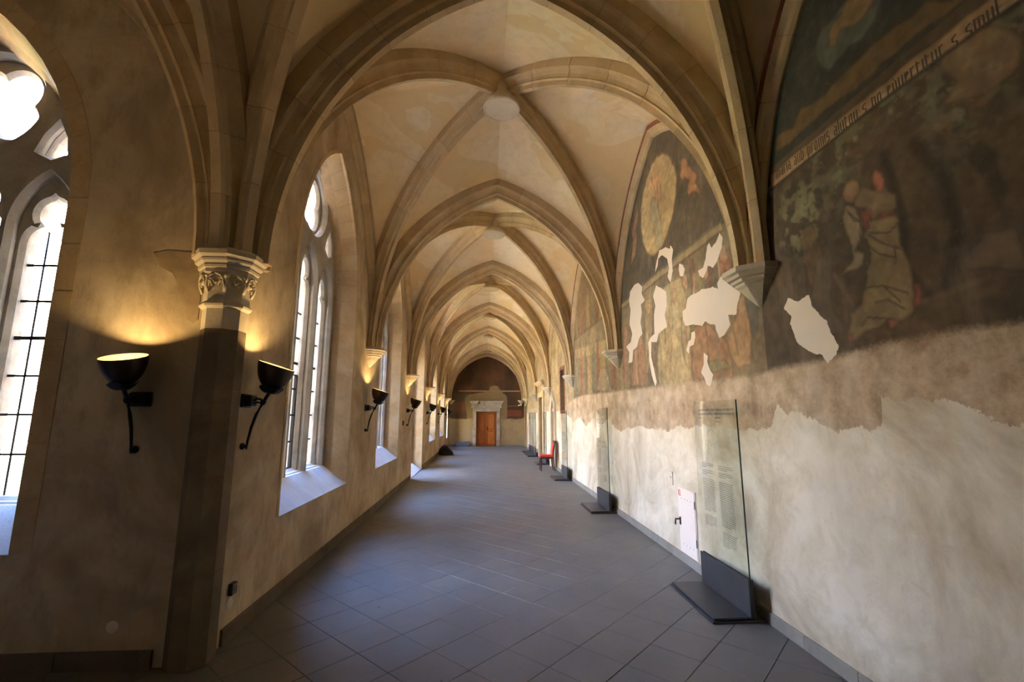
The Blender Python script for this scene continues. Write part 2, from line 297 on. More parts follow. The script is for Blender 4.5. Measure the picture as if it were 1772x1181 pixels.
P = {
 'loss1': [[(7.31,3.825),(7.097,3.878),(6.894,3.853),(6.735,3.741),(6.77,3.637),(6.652,3.501),(6.823,3.48),(6.809,3.344),(6.881,3.209),(6.822,3.01),(6.98,2.963),(7.096,2.848),(7.285,2.818),(7.358,2.631),(7.555,2.634),(7.482,2.806),(7.644,2.931),(7.385,2.972),(7.296,3.096),(7.419,3.28),(7.34,3.506),(7.391,3.683)],[(6.177,3.598),(6.013,3.516),(5.837,3.416),(5.847,3.222),(5.927,3.11),(5.871,2.935),(6.096,2.912),(6.176,2.893),(6.261,2.789),(6.467,2.823),(6.498,2.6),(6.42,2.419),(6.338,2.226),(6.4,2.163),(6.507,2.324),(6.582,2.54),(6.592,2.825),(6.506,2.889),(6.333,2.922),(6.314,3.196),(6.242,3.319),(6.312,3.477)],[(6.195,3.797),(6.133,3.917),(5.982,4.056),(5.777,4.022),(5.63,3.94),(5.616,3.99),(5.537,3.904),(5.597,3.797),(5.589,3.633),(5.676,3.5),(5.764,3.592),(5.702,3.703),(5.745,3.85),(5.91,3.96),(6.039,3.955),(6.078,3.863)],[(5.39,3.661),(5.282,3.6),(5.244,3.535),(5.301,3.463),(5.379,3.488),(5.409,3.574)],[(4.391,3.653),(4.339,3.58),(4.367,3.488),(4.44,3.412),(4.507,3.357),(4.571,3.326),(4.682,3.39),(4.727,3.337),(4.806,3.288),(4.883,3.34),(4.914,3.407),(4.79,3.399),(4.722,3.486),(4.661,3.614),(4.62,3.639),(4.579,3.556),(4.474,3.582)],[(4.225,3.211),(4.18,3.075),(4.097,2.932),(4.176,2.812),(4.198,2.723),(4.349,2.757),(4.328,2.656),(4.429,2.578),(4.55,2.55),(4.607,2.661),(4.619,2.714),(4.723,2.735),(4.822,2.788),(4.909,2.759),(5.105,2.813),(5.323,2.833),(5.376,2.927),(5.375,3.031),(5.279,3.053),(5.225,3.157),(5.116,3.172),(4.967,3.16),(4.85,3.169),(4.718,3.137),(4.615,3.129),(4.499,3.07),(4.514,3.138),(4.444,3.181),(4.364,3.186)],[(5.179,2.728),(5.087,2.73),(5.086,2.655),(5.138,2.58),(5.245,2.568),(5.275,2.487),(5.345,2.539),(5.274,2.63),(5.203,2.646)],[(4.909,2.45),(4.823,2.407),(4.844,2.336),(4.794,2.24),(4.736,2.184),(4.815,2.063),(4.894,2.094),(4.937,2.175),(5.006,2.235),(4.927,2.32)]],
 'mandorla': [(5.674,5.363),(5.458,5.178),(5.334,4.985),(5.312,4.775),(5.373,4.546),(5.498,4.344),(5.674,4.189),(5.876,4.084),(6.115,4.052),(6.296,4.082),(6.473,4.221),(6.601,4.422),(6.662,4.681),(6.637,4.946),(6.522,5.166),(6.323,5.334),(6.111,5.443),(5.879,5.446)],
 'madonna': [(6.182,4.918),(6.089,4.908),(5.966,4.81),(5.911,4.569),(5.878,4.309),(5.873,4.1),(6.07,4.053),(6.113,4.265),(6.146,4.495),(6.223,4.621),(6.242,4.835)],
 'madonna_b': [(6.093,5.226),(5.952,5.239),(5.84,5.085),(5.816,4.947),(5.813,4.663),(5.884,4.451),(5.943,4.655),(6.046,4.886),(6.173,4.988),(6.181,5.142)],
 'angel': [(5.093,4.939),(5.003,4.869),(4.997,4.772),(4.846,4.638),(4.771,4.535),(4.829,4.463),(4.729,4.336),(4.727,4.234),(4.775,4.302),(4.884,4.373),(5.006,4.391),(5.034,4.513),(4.98,4.576),(5.079,4.662),(5.145,4.667),(5.213,4.769),(5.162,4.836),(5.165,4.918)],
 'angel2': [(6.853,5.007),(6.757,5.043),(6.804,4.863),(6.911,4.747),(6.866,4.567),(6.962,4.363),(7.127,4.28),(7.252,4.261),(7.115,4.461),(7.066,4.648),(7.092,4.824),(6.985,4.902)],
 'figL': [(7.703,3.295),(7.543,3.305),(7.537,3.057),(7.627,2.663),(7.644,2.341),(7.836,2.274),(7.85,2.689),(7.772,2.971)],
 'figL2': [(7.123,2.987),(6.848,2.977),(6.779,2.709),(6.722,2.378),(6.746,2.202),(7.397,2.245),(7.356,2.553),(7.239,2.811)],
 'figM': [(6.061,3.478),(5.728,3.515),(5.368,3.469),(5.271,3.199),(5.203,2.775),(5.228,2.381),(5.21,2.074),(6.246,2.137),(6.282,2.505),(6.142,2.887)],
 'figM2': [(6.623,3.486),(6.376,3.494),(6.323,3.198),(6.46,2.874),(6.631,2.688),(6.697,2.199),(6.332,2.142),(6.801,2.17),(6.72,2.918)],
 'figR': [(5.109,2.785),(4.799,2.764),(4.607,2.661),(4.436,2.53),(4.344,2.396),(4.359,2.139),(4.783,2.137),(5.171,2.14),(5.197,2.378),(5.154,2.596)],
 'figRR': [(4.123,2.893),(4.024,2.889),(3.997,2.678),(3.992,2.455),(4.027,2.219),(4.266,2.2),(4.368,2.376),(4.385,2.57),(4.19,2.721)],
 'figTop': [(4.43,3.382),(4.311,3.39),(4.236,3.288),(4.228,3.188),(4.39,3.165),(4.471,3.267)],
 'fig3': [(5.084,3.615),(4.996,3.583),(5.051,3.197),(5.114,3.186)],
 'fig4': [(4.635,3.348),(4.586,3.331),(4.615,3.129),(4.668,3.118)],
 'green1': [(4.859,2.338),(4.467,2.316),(4.389,2.236),(4.673,2.203),(4.874,2.235)],
 'blueR': [(4.055,2.944),(3.893,2.876),(3.843,2.73),(3.877,2.543),(3.956,2.449),(3.998,2.545),(4.009,2.726)],
 'band1t': [(7.853,3.735),(6.02,3.775),(5.062,3.77),(4.35,3.766)],
 'band1b': [(7.866,3.63),(6.036,3.659),(5.078,3.657),(4.32,3.649)],
 'loss0': [[(3.507,2.624),(3.436,2.7),(3.326,2.634),(3.209,2.669),(3.192,2.572),(3.122,2.476),(3.063,2.43),(3.039,2.349),(2.981,2.232),(3.011,2.171),(3.099,2.121),(3.143,2.189),(3.216,2.207),(3.3,2.253),(3.394,2.326),(3.424,2.421),(3.449,2.487),(3.427,2.543)]],
 'band0t': [(3.494,3.807),(2.471,3.803),(1.815,3.762),(1.718,3.755)],
 'band0b': [(3.51,3.702),(2.484,3.715),(1.827,3.688),(1.654,3.667)],
 'hill': [(3.41,4.102),(3.178,4.059),(3.076,4.124),(2.962,4.08),(2.821,4.063),(2.67,4.091),(2.55,4.085),(2.435,4.1),(2.333,4.085),(2.224,4.09),(2.127,4.068),(2.07,4.071),(1.867,3.859),(2.151,3.914),(2.476,3.908),(2.887,3.934),(3.434,3.942)],
 'robe_top': [(2.726,4.492),(2.675,4.533),(2.592,4.514),(2.544,4.564),(2.433,4.52),(2.358,4.371),(2.409,4.353),(2.512,4.336),(2.637,4.407),(2.689,4.343),(2.74,4.396)],
 'wing': [(2.858,4.497),(2.79,4.58),(2.716,4.56),(2.54,4.585),(2.29,4.367),(2.366,4.241),(2.484,4.18),(2.555,4.221),(2.638,4.211),(2.708,4.222),(2.772,4.188),(2.84,4.245),(2.873,4.431)],
 'robe': [(2.625,2.991),(2.439,2.948),(2.417,2.904),(2.422,2.828),(2.41,2.681),(2.393,2.504),(2.387,2.398),(2.397,2.338),(2.491,2.306),(2.543,2.273),(2.571,2.328),(2.651,2.294),(2.745,2.289),(2.838,2.241),(2.896,2.25),(2.895,2.305),(2.846,2.429),(2.745,2.477),(2.679,2.589),(2.652,2.721),(2.651,2.864),(2.68,2.9)],
 'robe_red': [(2.388,2.497),(2.354,2.477),(2.342,2.427),(2.354,2.369),(2.397,2.338),(2.384,2.418)],
 'sleeve': [(2.765,3.162),(2.704,3.12),(2.67,3.017),(2.694,2.905),(2.757,2.819),(2.698,2.785),(2.717,2.707),(2.754,2.696),(2.874,2.697),(2.83,2.733),(2.787,2.768),(2.773,2.862),(2.814,2.992),(2.809,3.106)],
 'torso': [(2.646,3.222),(2.571,3.165),(2.473,3.131),(2.411,3.059),(2.423,2.975),(2.512,2.958),(2.599,2.986),(2.638,3.088),(2.704,3.12),(2.704,3.17)],
 'belt': [(2.551,2.994),(2.435,2.975),(2.445,2.951),(2.537,2.96),(2.561,2.971)],
 'belt2': [(2.666,3.089),(2.595,3.056),(2.603,3.0),(2.633,2.94),(2.659,2.951)],
 'head': [(2.764,3.323),(2.703,3.322),(2.674,3.275),(2.663,3.2),(2.714,3.15),(2.762,3.186),(2.781,3.261)],
 'hand': [(2.552,3.246),(2.521,3.277),(2.482,3.236),(2.475,3.185),(2.487,3.121),(2.53,3.132),(2.552,3.185)],
 'shoe': [(2.57,2.333),(2.502,2.308),(2.544,2.268),(2.573,2.274)],
 'shoe2': [(2.896,2.299),(2.858,2.304),(2.85,2.255),(2.889,2.243)],
 'folds': [[(2.68,2.9),(2.618,2.946),(2.625,2.991)],[(2.638,2.907),(2.535,2.806),(2.426,2.73)],[(2.648,2.839),(2.569,2.75),(2.467,2.691)],[(2.456,2.764),(2.472,2.659)],[(2.623,2.912),(2.49,2.857),(2.425,2.885)],[(2.64,2.451),(2.552,2.451),(2.458,2.373)],[(2.564,2.532),(2.473,2.42)],[(2.751,3.105),(2.678,3.009),(2.694,2.905)],[(2.769,3.138),(2.724,3.042),(2.677,3.015)],[(2.689,2.568),(2.575,2.546),(2.422,2.459)],[(2.767,2.329),(2.718,2.377),(2.535,2.326)]],
 'rock': [(2.036,3.661),(1.962,3.753),(1.861,3.69),(1.685,3.471),(1.736,3.341),(1.899,3.332),(2.052,3.427),(1.966,3.48),(2.031,3.566)],
 'rock2': [(2.111,2.548),(1.989,2.641),(1.817,2.623),(1.854,2.387),(2.084,2.48)],
 'trunk': [(3.243,3.192),(3.099,3.19),(3.042,2.933),(3.073,2.604),(3.041,2.458),(3.173,2.572),(3.215,2.818)],
 'trunk2': [(1.934,3.109),(1.869,2.989),(1.882,2.803),(1.915,2.743),(1.92,2.921),(1.977,3.055)],
 'rag': [(1.965,1.677),(2.062,1.69),(2.133,1.722),(2.181,1.764),(2.233,1.794),(2.318,1.827),(2.386,1.804),(2.468,1.822),(2.563,1.801),(2.635,1.837),(2.693,1.856),(2.71,1.686),(2.785,1.67),(2.919,1.682),(3.072,1.663),(3.178,1.676),(3.311,1.759),(3.433,1.786),(3.531,1.805),(3.592,1.773),(3.706,1.846),(3.811,1.662),(3.92,1.64),(4.111,1.645),(4.513,1.635),(4.748,1.599),(5.068,1.609),(5.432,1.626),(5.951,1.585),(6.575,1.551),(7.004,1.591),(7.627,1.539),(8.121,1.465)],
 'low': [(1.888,2.168),(2.232,2.188),(2.503,2.189),(2.846,2.167),(3.283,2.148),(3.725,2.14),(4.044,2.108),(4.553,2.133),(5.206,2.139),(6.066,2.154),(7.542,2.182)],
 'far_patch': [(-1.08,2.62),(-1.03,2.85),(-0.76,3.03),(-0.3,3.08),(-0.02,3.13),(0.35,3.22),(0.44,3.48),(0.67,3.55),(0.91,3.48),(1.0,3.32),(1.19,3.13),(1.42,2.9),(1.47,2.62),(1.43,1.52),(2.21,1.52),(2.49,1.71),(2.49,-0.06),(-1.98,-0.04),(-2.01,1.62),(-1.7,1.53),(-0.92,1.53),(-0.97,2.07)],
}
# ============================================================ THE SETTING
XL, XR = -2.0, 2.47
YC = 3.68                      # face of the courtyard wall of the side wing
YB, YF = -0.65, 27.2
GX0, GX1 = -2.10, 2.57         # vault lines, a little inside the walls
LINES = [3.80, 8.10, 12.35, 16.60, 20.85, 25.10]
Z0 = {3.80: 3.02, 8.10: 2.90, 12.35: 2.82, 16.60: 2.76, 20.85: 2.72, 25.10: 2.68, 27.3: 2.62, -0.75: 3.0}
ZT = {3.80: 6.16, 8.10: 6.14, 12.35: 6.02, 16.60: 5.90, 20.85: 5.84, 25.10: 5.70, 27.3: 5.42, -0.75: 6.1}
def arc(P0, P1, z0, z1, n):
    """quarter-ish circle from springing P0 (plan) to apex P1: list of (point, inward normal)"""
    P0, P1 = Vector(P0), Vector(P1); s = (P1-P0).length; h = z1-z0; e = (P1-P0)/s; R = (h*h+s*s)/(2*s)
    th = math.asin(min(1, h/R))
    if s > R: th = math.pi-th
    out = []
    for i in range(n+1):
        a = th*i/n; d = R*(1-math.cos(a))
        out.append((Vector((P0.x+e.x*d, P0.y+e.y*d, z0+R*math.sin(a))), Vector((e.x*math.cos(a), e.y*math.cos(a), -math.sin(a)))))
    return out
HALF = [(.15, -.08), (.15, .085), (.136, .10), (.105, .12), (.082, .16), (.074, .205), (.086, .222), (.05, .238), (.043, .30)]
HALF = [(a*.88, d) for a, d in HALF]
PT = HALF+[(-a, d) for a, d in HALF[::-1]]
PD = [(a*.86, d*.92) for a, d in PT]
PF = [(-.05, -.06), (.205, -.06), (.205, .05), (.19, .07), (.165, .09), (.15, .125), (.12, .145), (-.05, .145)]
def rib(name, path, across, prof, parent, mat=RIB, pieces=0, scale0=1.0):
    n = len(path)
    def ring(i, inset=0.0):
        p, m = path[i]
        return [p+across*(a-math.copysign(inset, a))+m*(d-(inset if d > 0 else 0)) for a, d in prof]
    if not pieces:
        return MB().loft([ring(i) for i in range(n)], True, True).obj(name, mat, parent)
    core = MB().loft([ring(i, .006) for i in range(n)], True, True).obj(name, MORT, parent)
    k = 0; step = (n-1)//pieces
    while k < n-1:
        j = min(n-1, k+step)
        if n-1-j < step//2+1: j = n-1
        rings = [ring(i) for i in range(k, j+1)]
        # open a narrow joint at both ends
        a, bb = Vector(path[k][0]), Vector(path[k+1][0]); sh = (bb-a).normalized()*.003
        rings[0] = [v+sh for v in rings[0]]
        a, bb = Vector(path[j][0]), Vector(path[j-1][0]); sh = (bb-a).normalized()*.003
        rings[-1] = [v+sh for v in rings[-1]]
        MB().loft(rings, True, True).obj('voussoir', mat, core)
        k = j
    return core
def web(A, B, parent):
    """severy half: ruled between a boundary arch and the diagonal, slightly domed"""
    n = len(A); m = 7; V = []; F = []
    for i in range(n):
        a, b = A[i][0], B[i][0]
        for j in range(m+1):
            v = j/m; p = a.lerp(b, v); p = p+Vector((0, 0, 0.05*math.sin(math.pi*v)*min(1, 2.2*i/n)))
            V.append(p)
    for i in range(n-1):
        for j in range(m): F.append((i*(m+1)+j, i*(m+1)+j+1, (i+1)*(m+1)+j+1, (i+1)*(m+1)+j))
    return V, F
ceiling = sempty('ceiling')
NA = 24
def bay(x0, x1, y0, y1, zs, za, boss_z, near, skip=()):
    """zs: springing heights at (x0y0,x1y0,x1y1,x0y1); za: apex heights of south,east,north,west edges"""
    C = [(x0, y0), (x1, y0), (x1, y1), (x0, y1)]
    cx, cy_ = (x0+x1)/2, (y0+y1)/2
    mids = [(cx, y0), (x1, cy_), (cx, y1), (x0, cy_)]
    diag = [arc(C[k], (cx, cy_), zs[k], boss_z, NA) for k in range(4)]
    for e in range(4):
        mb = MB()
        for c in (e, (e+1) % 4):
            V, F = web(arc(C[c], mids[e], zs[c], za[e], NA), diag[c], ceiling); mb.add(V, F)
        mb.obj('vault_web', VAULT, ceiling, smooth=True)
    for k in range(4):
        if k in skip: continue
        d = Vector((cx-C[k][0], cy_-C[k][1], 0)).normalized(); ac = Vector((-d.y, d.x, 0))
        p = arc(C[k], (cx, cy_), zs[k]-.02, boss_z-.02, NA)
        rib('diagonal_rib', p, ac, PD, ceiling, pieces=8 if near else 0)
    r = MB().lathe([(.02, .06), (.16, .06), (.16, -.20), (.185, -.215), (.20, -.25), (.245, -.29), (.268, -.33), (.27, -.375), (.255, -.39), (.235, -.383), (.15, -.379), (.001, -.378)], 28)
    b = r.obj('keystone_boss', CAPST if near else RIB, ceiling, smooth=False); b.location = (cx, cy_, boss_z-.09)
def edge_arch(name, Ca, Cb, zsa, zsb, za, across, prof, near, mat=RIB, fil=False):
    mid = ((Ca[0]+Cb[0])/2, (Ca[1]+Cb[1])/2)
    for c, z in ((Ca, zsa), (Cb, zsb)):
        p = arc(c, mid, z-.02, za, NA)
        o = rib(name, p, across, prof, ceiling, mat, pieces=8 if near else 0)
        if fil:
            MB().loft([[q+across*a+m*d for a, d in ((.20, -.02), (.2085, -.02), (.2085, .045), (.20, .045))] for q, m in p], True, True).obj('painted_band', REDPAINT, o)
NF, SF = 3.80, -0.75
# corridor bays
for i, ya in enumerate(LINES):
    yb = LINES[i+1] if i < 5 else 27.3
    short = i == 5
    near = i < 2
    fl, fr = ((6.12, 5.93), (5.98, 5.86), (5.86, 5.78), (5.8, 5.72), (5.6, 5.55), (4.9, 4.9))[i]
    bz = (6.60, 6.45, 6.32, 6.25, 6.15, 5.85)[i]
    bay(GX0, GX1, ya, yb, (Z0[ya], Z0[ya], Z0[yb], Z0[yb]), (ZT[ya], fr, ZT[yb], fl), bz, near)
    edge_arch('wall_rib', (GX0, ya), (GX0, yb), Z0[ya], Z0[yb], fl, Vector((1, 0, 0)), PF, near)
    edge_arch('wall_rib', (GX1, ya), (GX1, yb), Z0[ya], Z0[yb], fr, Vector((-1, 0, 0)), PF, near, fil=i < 3)
    edge_arch('transverse_rib', (GX0, ya), (GX1, ya), Z0[ya], Z0[ya], ZT[ya], Vector((0, 1, 0)), PT, i < 3)
edge_arch('wall_rib', (GX0, 27.3), (GX1, 27.3), Z0[27.3], Z0[27.3], ZT[27.3], Vector((0, -1, 0)), PF, False)
# corner bay and the side wing to the left
YG = 3.78
bay(GX0, GX1, SF, NF, (3.0, 3.0, 3.02, 3.02), (6.1, 5.93, 6.16, 6.16), 6.6, True)
edge_arch('wall_rib', (GX1, SF), (GX1, NF), 3.0, 3.02, 5.93, Vector((-1, 0, 0)), PF, True, fil=True)
edge_arch('wall_rib', (GX0, SF), (GX1, SF), 3.0, 3.0, 6.1, Vector((0, 1, 0)), PF, False)
edge_arch('transverse_rib', (GX0, SF), (GX0, NF), 3.0, 3.02, 6.16, Vector((1, 0, 0)), PT, True)
xa = GX0
for i, xb in enumerate((-6.35, -10.6)):
    bay(xb, xa, SF, YG, (3.0, 3.0, 3.02, 3.02), (6.1, 6.16, 6.12, 6.16), 6.6, i == 0)
    edge_arch('wall_rib', (xb, YG), (xa, YG), 3.0, 3.02, 6.12, Vector((0, -1, 0)), PF, i == 0)
    edge_arch('wall_rib', (xb, SF), (xa, SF), 3.0, 3.0, 6.1, Vector((0, 1, 0)), PF, False)
    edge_arch('transverse_rib', (xb, SF), (xb, YG), 3.0, 3.0, 6.16, Vector((1, 0, 0)), PT, False)
    xa = xb
# ---------------------------------------------------------------- corbels and the corner pier
def octring(r, z, c=(0, 0), rot=math.pi/8):
    return [(c[0]+r*math.cos(rot+k*math.pi/4), c[1]+r*math.sin(rot+k*math.pi/4), z) for k in range(8)]
def corbel(x, y, z, s=1.0):
    mb = MB(); f = 1.0*s
    pr = [(.30, .0), (.30, -.045), (.272, -.06), (.262, -.085), (.235, -.095), (.228, -.12), (.20, -.13), (.196, -.15), (.16, -.17), (.13, -.215), (.09, -.26), (.04, -.315), (.015, -.33)]
    mb.loft([octring(r*f, zz*s) for r, zz in pr], True, True)
    return mb, (x, y, z)
ctop = {3.80: 3.04, 8.10: 2.92, 12.35: 2.84, 16.60: 2.78, 20.85: 2.74, 25.10: 2.70}
def place_corbels(parent, x, ys):
    for y in ys:
        mb, loc = corbel(x, y, 0); o = mb.obj('corbel', CORB, parent); o.location = (x, y, ctop.get(y, 2.66))
# ---------------------------------------------------------------- walls with pointed openings
def popen(a, zb, zs, za, nj=6, na=10):
    """outline of a pointed opening, left foot -> apex -> right foot"""
    h = za-zs; R = (h*h+a*a)/(2*a); th = math.asin(min(1, h/R)); L = []
    for i in range(nj): L.append((-a, zb+(zs-zb)*i/nj))
    for i in range(na+1):
        q = th*i/na; L.append((-a+R*(1-math.cos(q)), zs+R*math.sin(q)))
    return L+[(-u, z) for u, z in L[-2::-1]]
def fill_holes(outer, holes):
    bm = bmesh.new(); es = []
    for lp in [outer]+holes:
        vs = [bm.verts.new((u, v, 0)) for u, v in lp]
        es += [bm.edges.new((vs[i], vs[(i+1) % len(vs)])) for i in range(len(vs))]
    bmesh.ops.triangle_fill(bm, use_beauty=True, use_dissolve=False, edges=es)
    bm.verts.index_update()
    V = [tuple(v.co) for v in bm.verts]; F = [tuple(v.index for v in f.verts) for f in bm.faces]; bm.free()
    return V, F
def wall_frame(kind, c):
    """local u along the wall, v up, w towards the room"""
    if kind == 'left': return Matrix(((0, 0, 1, XL), (1, 0, 0, c), (0, 1, 0, 0), (0, 0, 0, 1)))
    return Matrix(((1, 0, 0, c), (0, 0, -1, YC), (0, 1, 0, 0), (0, 0, 0, 1)))
TOPZ = 6.95
def wall_panels(name, kind, segs, parent, outer_w=-.85):
    mb = MB()
    for lo, hi, c, op in segs:
        M = wall_frame(kind, 0)
        rect = [(lo, 0), (hi, 0), (hi, TOPZ), (lo, TOPZ)]
        hole = [[(c+u, z) for u, z in popen(*op)]] if op else []
        hole2 = [[(c+u*1.05, z+(.1 if z > 3 else -.12)) for u, z in popen(*op)]] if op else []
        for w, H in ((0, hole), (outer_w, hole2)):
            V, F = fill_holes(rect, H); mb.add([M @ Vector((u, v, w)) for u, v, _ in V], F)
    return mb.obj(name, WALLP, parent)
OPWL = (1.13, .77, 3.50, 5.36)       # window opening at the wall face
OPWC = (1.20, .77, 3.50, 5.42)
OPW = OPWL
OPT = (.97, 1.06, 3.50, 5.20)        # at the tracery
def trefoil_head(a, zb, zs, g=0.0):
    """cusped light; g grows it outwards"""
    P = [(-(a+g), zb-g), (a+g, zb-g), (a+g, zs)]; r1 = .16
    for i in range(1, 7):
        q = math.radians(80*i/6); P.append((a-r1+(r1+g)*math.cos(q), zs+(r1+g)*math.sin(q)))
    zc = zs+.271; r2 = .14+g
    q0, q1 = math.radians(-54), math.radians(78)
    for i in range(9):
        q = q0+(q1-q0)*i/8; P.append((r2*math.cos(q), zc+r2*math.sin(q)))
    P.append((0, zc+r2*1.2))
    return P+[(-u, z) for u, z in P[-2:2:-1]]+[(-(a+g), zs)]
def lancet(a, zb, zs, za, g=0.0): return popen(a+g, zb-g, zs, za+g, 1, 8)
def foil(c, z, d, r, n=4, rot=math.pi/4, g=0.0, N=64):
    out = []
    for i in range(N):
        q = 2*math.pi*i/N; dl = ((q-rot+math.pi/n) % (2*math.pi/n))-math.pi/n
        s = (r+g)**2-(d*math.sin(dl))**2; rr = d*math.cos(dl)+math.sqrt(max(s, 1e-5)); out.append((c+rr*math.cos(q), z+rr*math.sin(q)))
    return out
def circ(c, z, r, N=40): return [(c+r*math.cos(2*math.pi*i/N), z+r*math.sin(2*math.pi*i/N)) for i in range(N)]
def tri(c, z, s, sg, g=0.0):
    pts = [(0.0, -.15), (.12, -.10), (.10, .05), (.02, .22), (-.08, .08), (-.14, -.08)]
    return [(c+sg*u*(s+g*4), z+v*(s+g*4)) for u, v in pts]
def plate(outer, holes_f, w_front, w_mid, w_back, bev):
    """stone slab with chamfered openings; holes_f: functions of growth"""
    mb = MB()
    hf = [h(bev) for h in holes_f]; hb = [h(0.0) for h in holes_f]
    V, F = fill_holes(outer, hf); mb.add([(u, v, w_front) for u, v, _ in V], F)
    for a, b in zip(hf, hb):
        mb.loft([[(u, v, w_front) for u, v in a], [(u, v, w_mid) for u, v in b], [(u, v, w_back) for u, v in b]], True, False)
    return mb
LIGHTS = (-.633, 0.0, .633)
def build_window(name, kind, c, detail, zb=OPT[1], sill=True):
    M = wall_frame(kind, c); W = sempty(name)
    OPW = OPWC if kind == 'court' else OPWL
    BW = .15 if kind == 'court' else .05
    WS = -.30 if kind == 'left' else -.40
    # jamb stones: face band + splay, course by course
    face = popen(*((OPW[0], OPW[1] if sill else .02)+OPW[2:]+(7, 9))); band = [(u*1.0, z) for u, z in face]
    trc = popen(*((OPT[0], zb)+OPT[2:]+(7, 9)))
    outb = popen(OPW[0]+BW, face[0][1], OPW[2], OPW[3]+BW*1.12, 7, 9)
    core = MB()
    prof = lambda i, e=0.0: [(outb[i][0], outb[i][1], -.02), (outb[i][0], outb[i][1], .006-e), (face[i][0]*1.0, face[i][1], .006-e), (face[i][0]*.985, face[i][1], -.03-e), (trc[i][0]+(face[i][0]-trc[i][0])*.35, trc[i][1]+(face[i][1]-trc[i][1])*.35, WS+.10), (trc[i][0], trc[i][1], WS-.02)]
    n = len(face)
    jm = MB().loft([[Vector(p) for p in prof(i, .004)] for i in range(n)], False, False).obj('jamb_bed', JMORT, W, M=M)
    if detail:
        for i in range(n-1):
            a, b = [Vector(p) for p in prof(i)], [Vector(p) for p in prof(i+1)]
            g = .004/max(.05, (b[2]-a[2]).length)
            MB().loft([[p.lerp(q, g) for p, q in zip(a, b)], [q.lerp(p, g) for p, q in zip(a, b)]], False).obj('jamb_stone', JAMB, W, M=M)
    else: MB().loft([[Vector(p) for p in prof(i)] for i in range(n)], False, False).obj('jamb', JAMB, W, M=M)
    # outer reveal
    oo = [(u*1.05, z+(.1 if z > 3 else -.12)) for u, z in popen(*((OPW[0], OPW[1] if sill else .02)+OPW[2:]+(7, 9)))]
    MB().loft([[(u*.98, z, WS-.25) for u, z in trc]+[(-trc[0][0]*.98, trc[0][1], WS-.25)], [(u, z, -.85) for u, z in oo]+[(-oo[0][0], oo[0][1], -.85)]], True).obj('outer_reveal', TRAC, W, M=M)
    # sill
    f0 = face[0]; t0 = (trc[0][0], zb)
    s = MB(); s.loft([[(-OPW[0], f0[1], .004), (OPW[0], f0[1], .004)], [(-1.0, zb-.02, WS+.0), (1.0, zb-.02, WS)], [(-1.0, zb, WS-.3), (1.0, zb, WS-.3)]], False)
    s.loft([[(-OPW[0], f0[1], .004), (OPW[0], f0[1], .004)], [(-OPW[0], f0[1]-.04, -.02), (OPW[0], f0[1]-.04, -.02)]], False)
    s.obj('sill', SILL, W, M=M)
    # tracery, two orders
    outer = [(u*1.01, z) for u, z in popen(OPT[0]+.02, zb-.12, OPT[2], OPT[3]+.03, 4, 10)]
    heads = {-.633: 3.93, 0.0: 4.05, .633: 3.93}
    H1 = [lambda g, c_=c_: [(c_+u, z) for u, z in lancet(.262, zb, 3.42 if c_ else 3.52, heads[c_], g)] for c_ in LIGHTS]
    H1 += [lambda g: circ(0, 4.65, .455+g), lambda g: tri(.62, 4.22, 1.0, 1, g), lambda g: tri(-.62, 4.22, 1.0, -1, g)]
    zt = {-.633: 3.30, 0.0: 3.42, .633: 3.30}
    H2 = [lambda g, c_=c_: [(c_+u, z) for u, z in trefoil_head(.205, zb+.03, zt[c_], g)] for c_ in LIGHTS]
    H2 += [lambda g: foil(0, 4.65, .205, .190, g=g), lambda g: tri(.62, 4.22, .84, 1, g), lambda g: tri(-.62, 4.22, .84, -1, g)]
    plate(outer, H1, WS, WS-.045, WS-.11, .034).obj('tracery', TRAC, W, M=M)
    plate(outer, H2, WS-.085, WS-.125, WS-.22, .03).obj('cusped_tracery', TRAC, W, M=M)
    # glass, lead and bars
    wg = WS-.165; zlo = zb+.03
    bars = MB(); rows = []
    z = zlo
    while z < 3.30: rows.append(z); z += .335
    for c_ in LIGHTS:
        for k, z in enumerate(rows[1:]):
            h = .016 if k == 3 else .010
            bars.box(c_-.205, c_+.205, z-h, z+h, wg-.008, wg+.010)
        for u in (-.068, .068): bars.box(c_+u-.0065, c_+u+.0065, zlo, zt[c_]+.12, wg-.005, wg+.005)
    bars.obj('glazing_bar', LEAD, W, M=M)
    if detail:
        proto = MB().box(-.063, .063, .005, .33, -.002, .002); me = None
        for c_ in LIGHTS:
            for k, z in enumerate(rows):
                top = rows[k+1] if k+1 < len(rows) else None
                for u in (-.136, 0, .136):
                    if me is None:
                        o = proto.obj('pane', PANE, W); me = o.data
                    else: o = link('pane', me, W)
                    sc_ = 1.0 if top else (3.42 if not c_ else 3.40-.10*abs(u)*7)-z
                    o.matrix_local = M @ Matrix.Translation((c_+u, z, wg)) @ Matrix.Diagonal((1, 1 if top else max(.3, sc_/.335), 1, 1))
    else:
        g = MB()
        for c_ in LIGHTS: g.add([(c_-.205, zlo, wg), (c_+.205, zlo, wg), (c_+.205, 3.38, wg), (c_-.205, 3.38, wg)], [(0, 1, 2, 3)])
        g.obj('pane', PANE, W, M=M)
    for c_ in LIGHTS: MB().lathe([(.001, 0), (.14, 0)], 14, Matrix.Translation((c_, zt[c_]+.28, wg))).obj('head_pane', PANE, W, M=M)
    MB().lathe([(.001, 0), (.40, 0)], 20, Matrix.Translation((0, 4.65, wg))).obj('foil_pane', PANE, W, M=M)
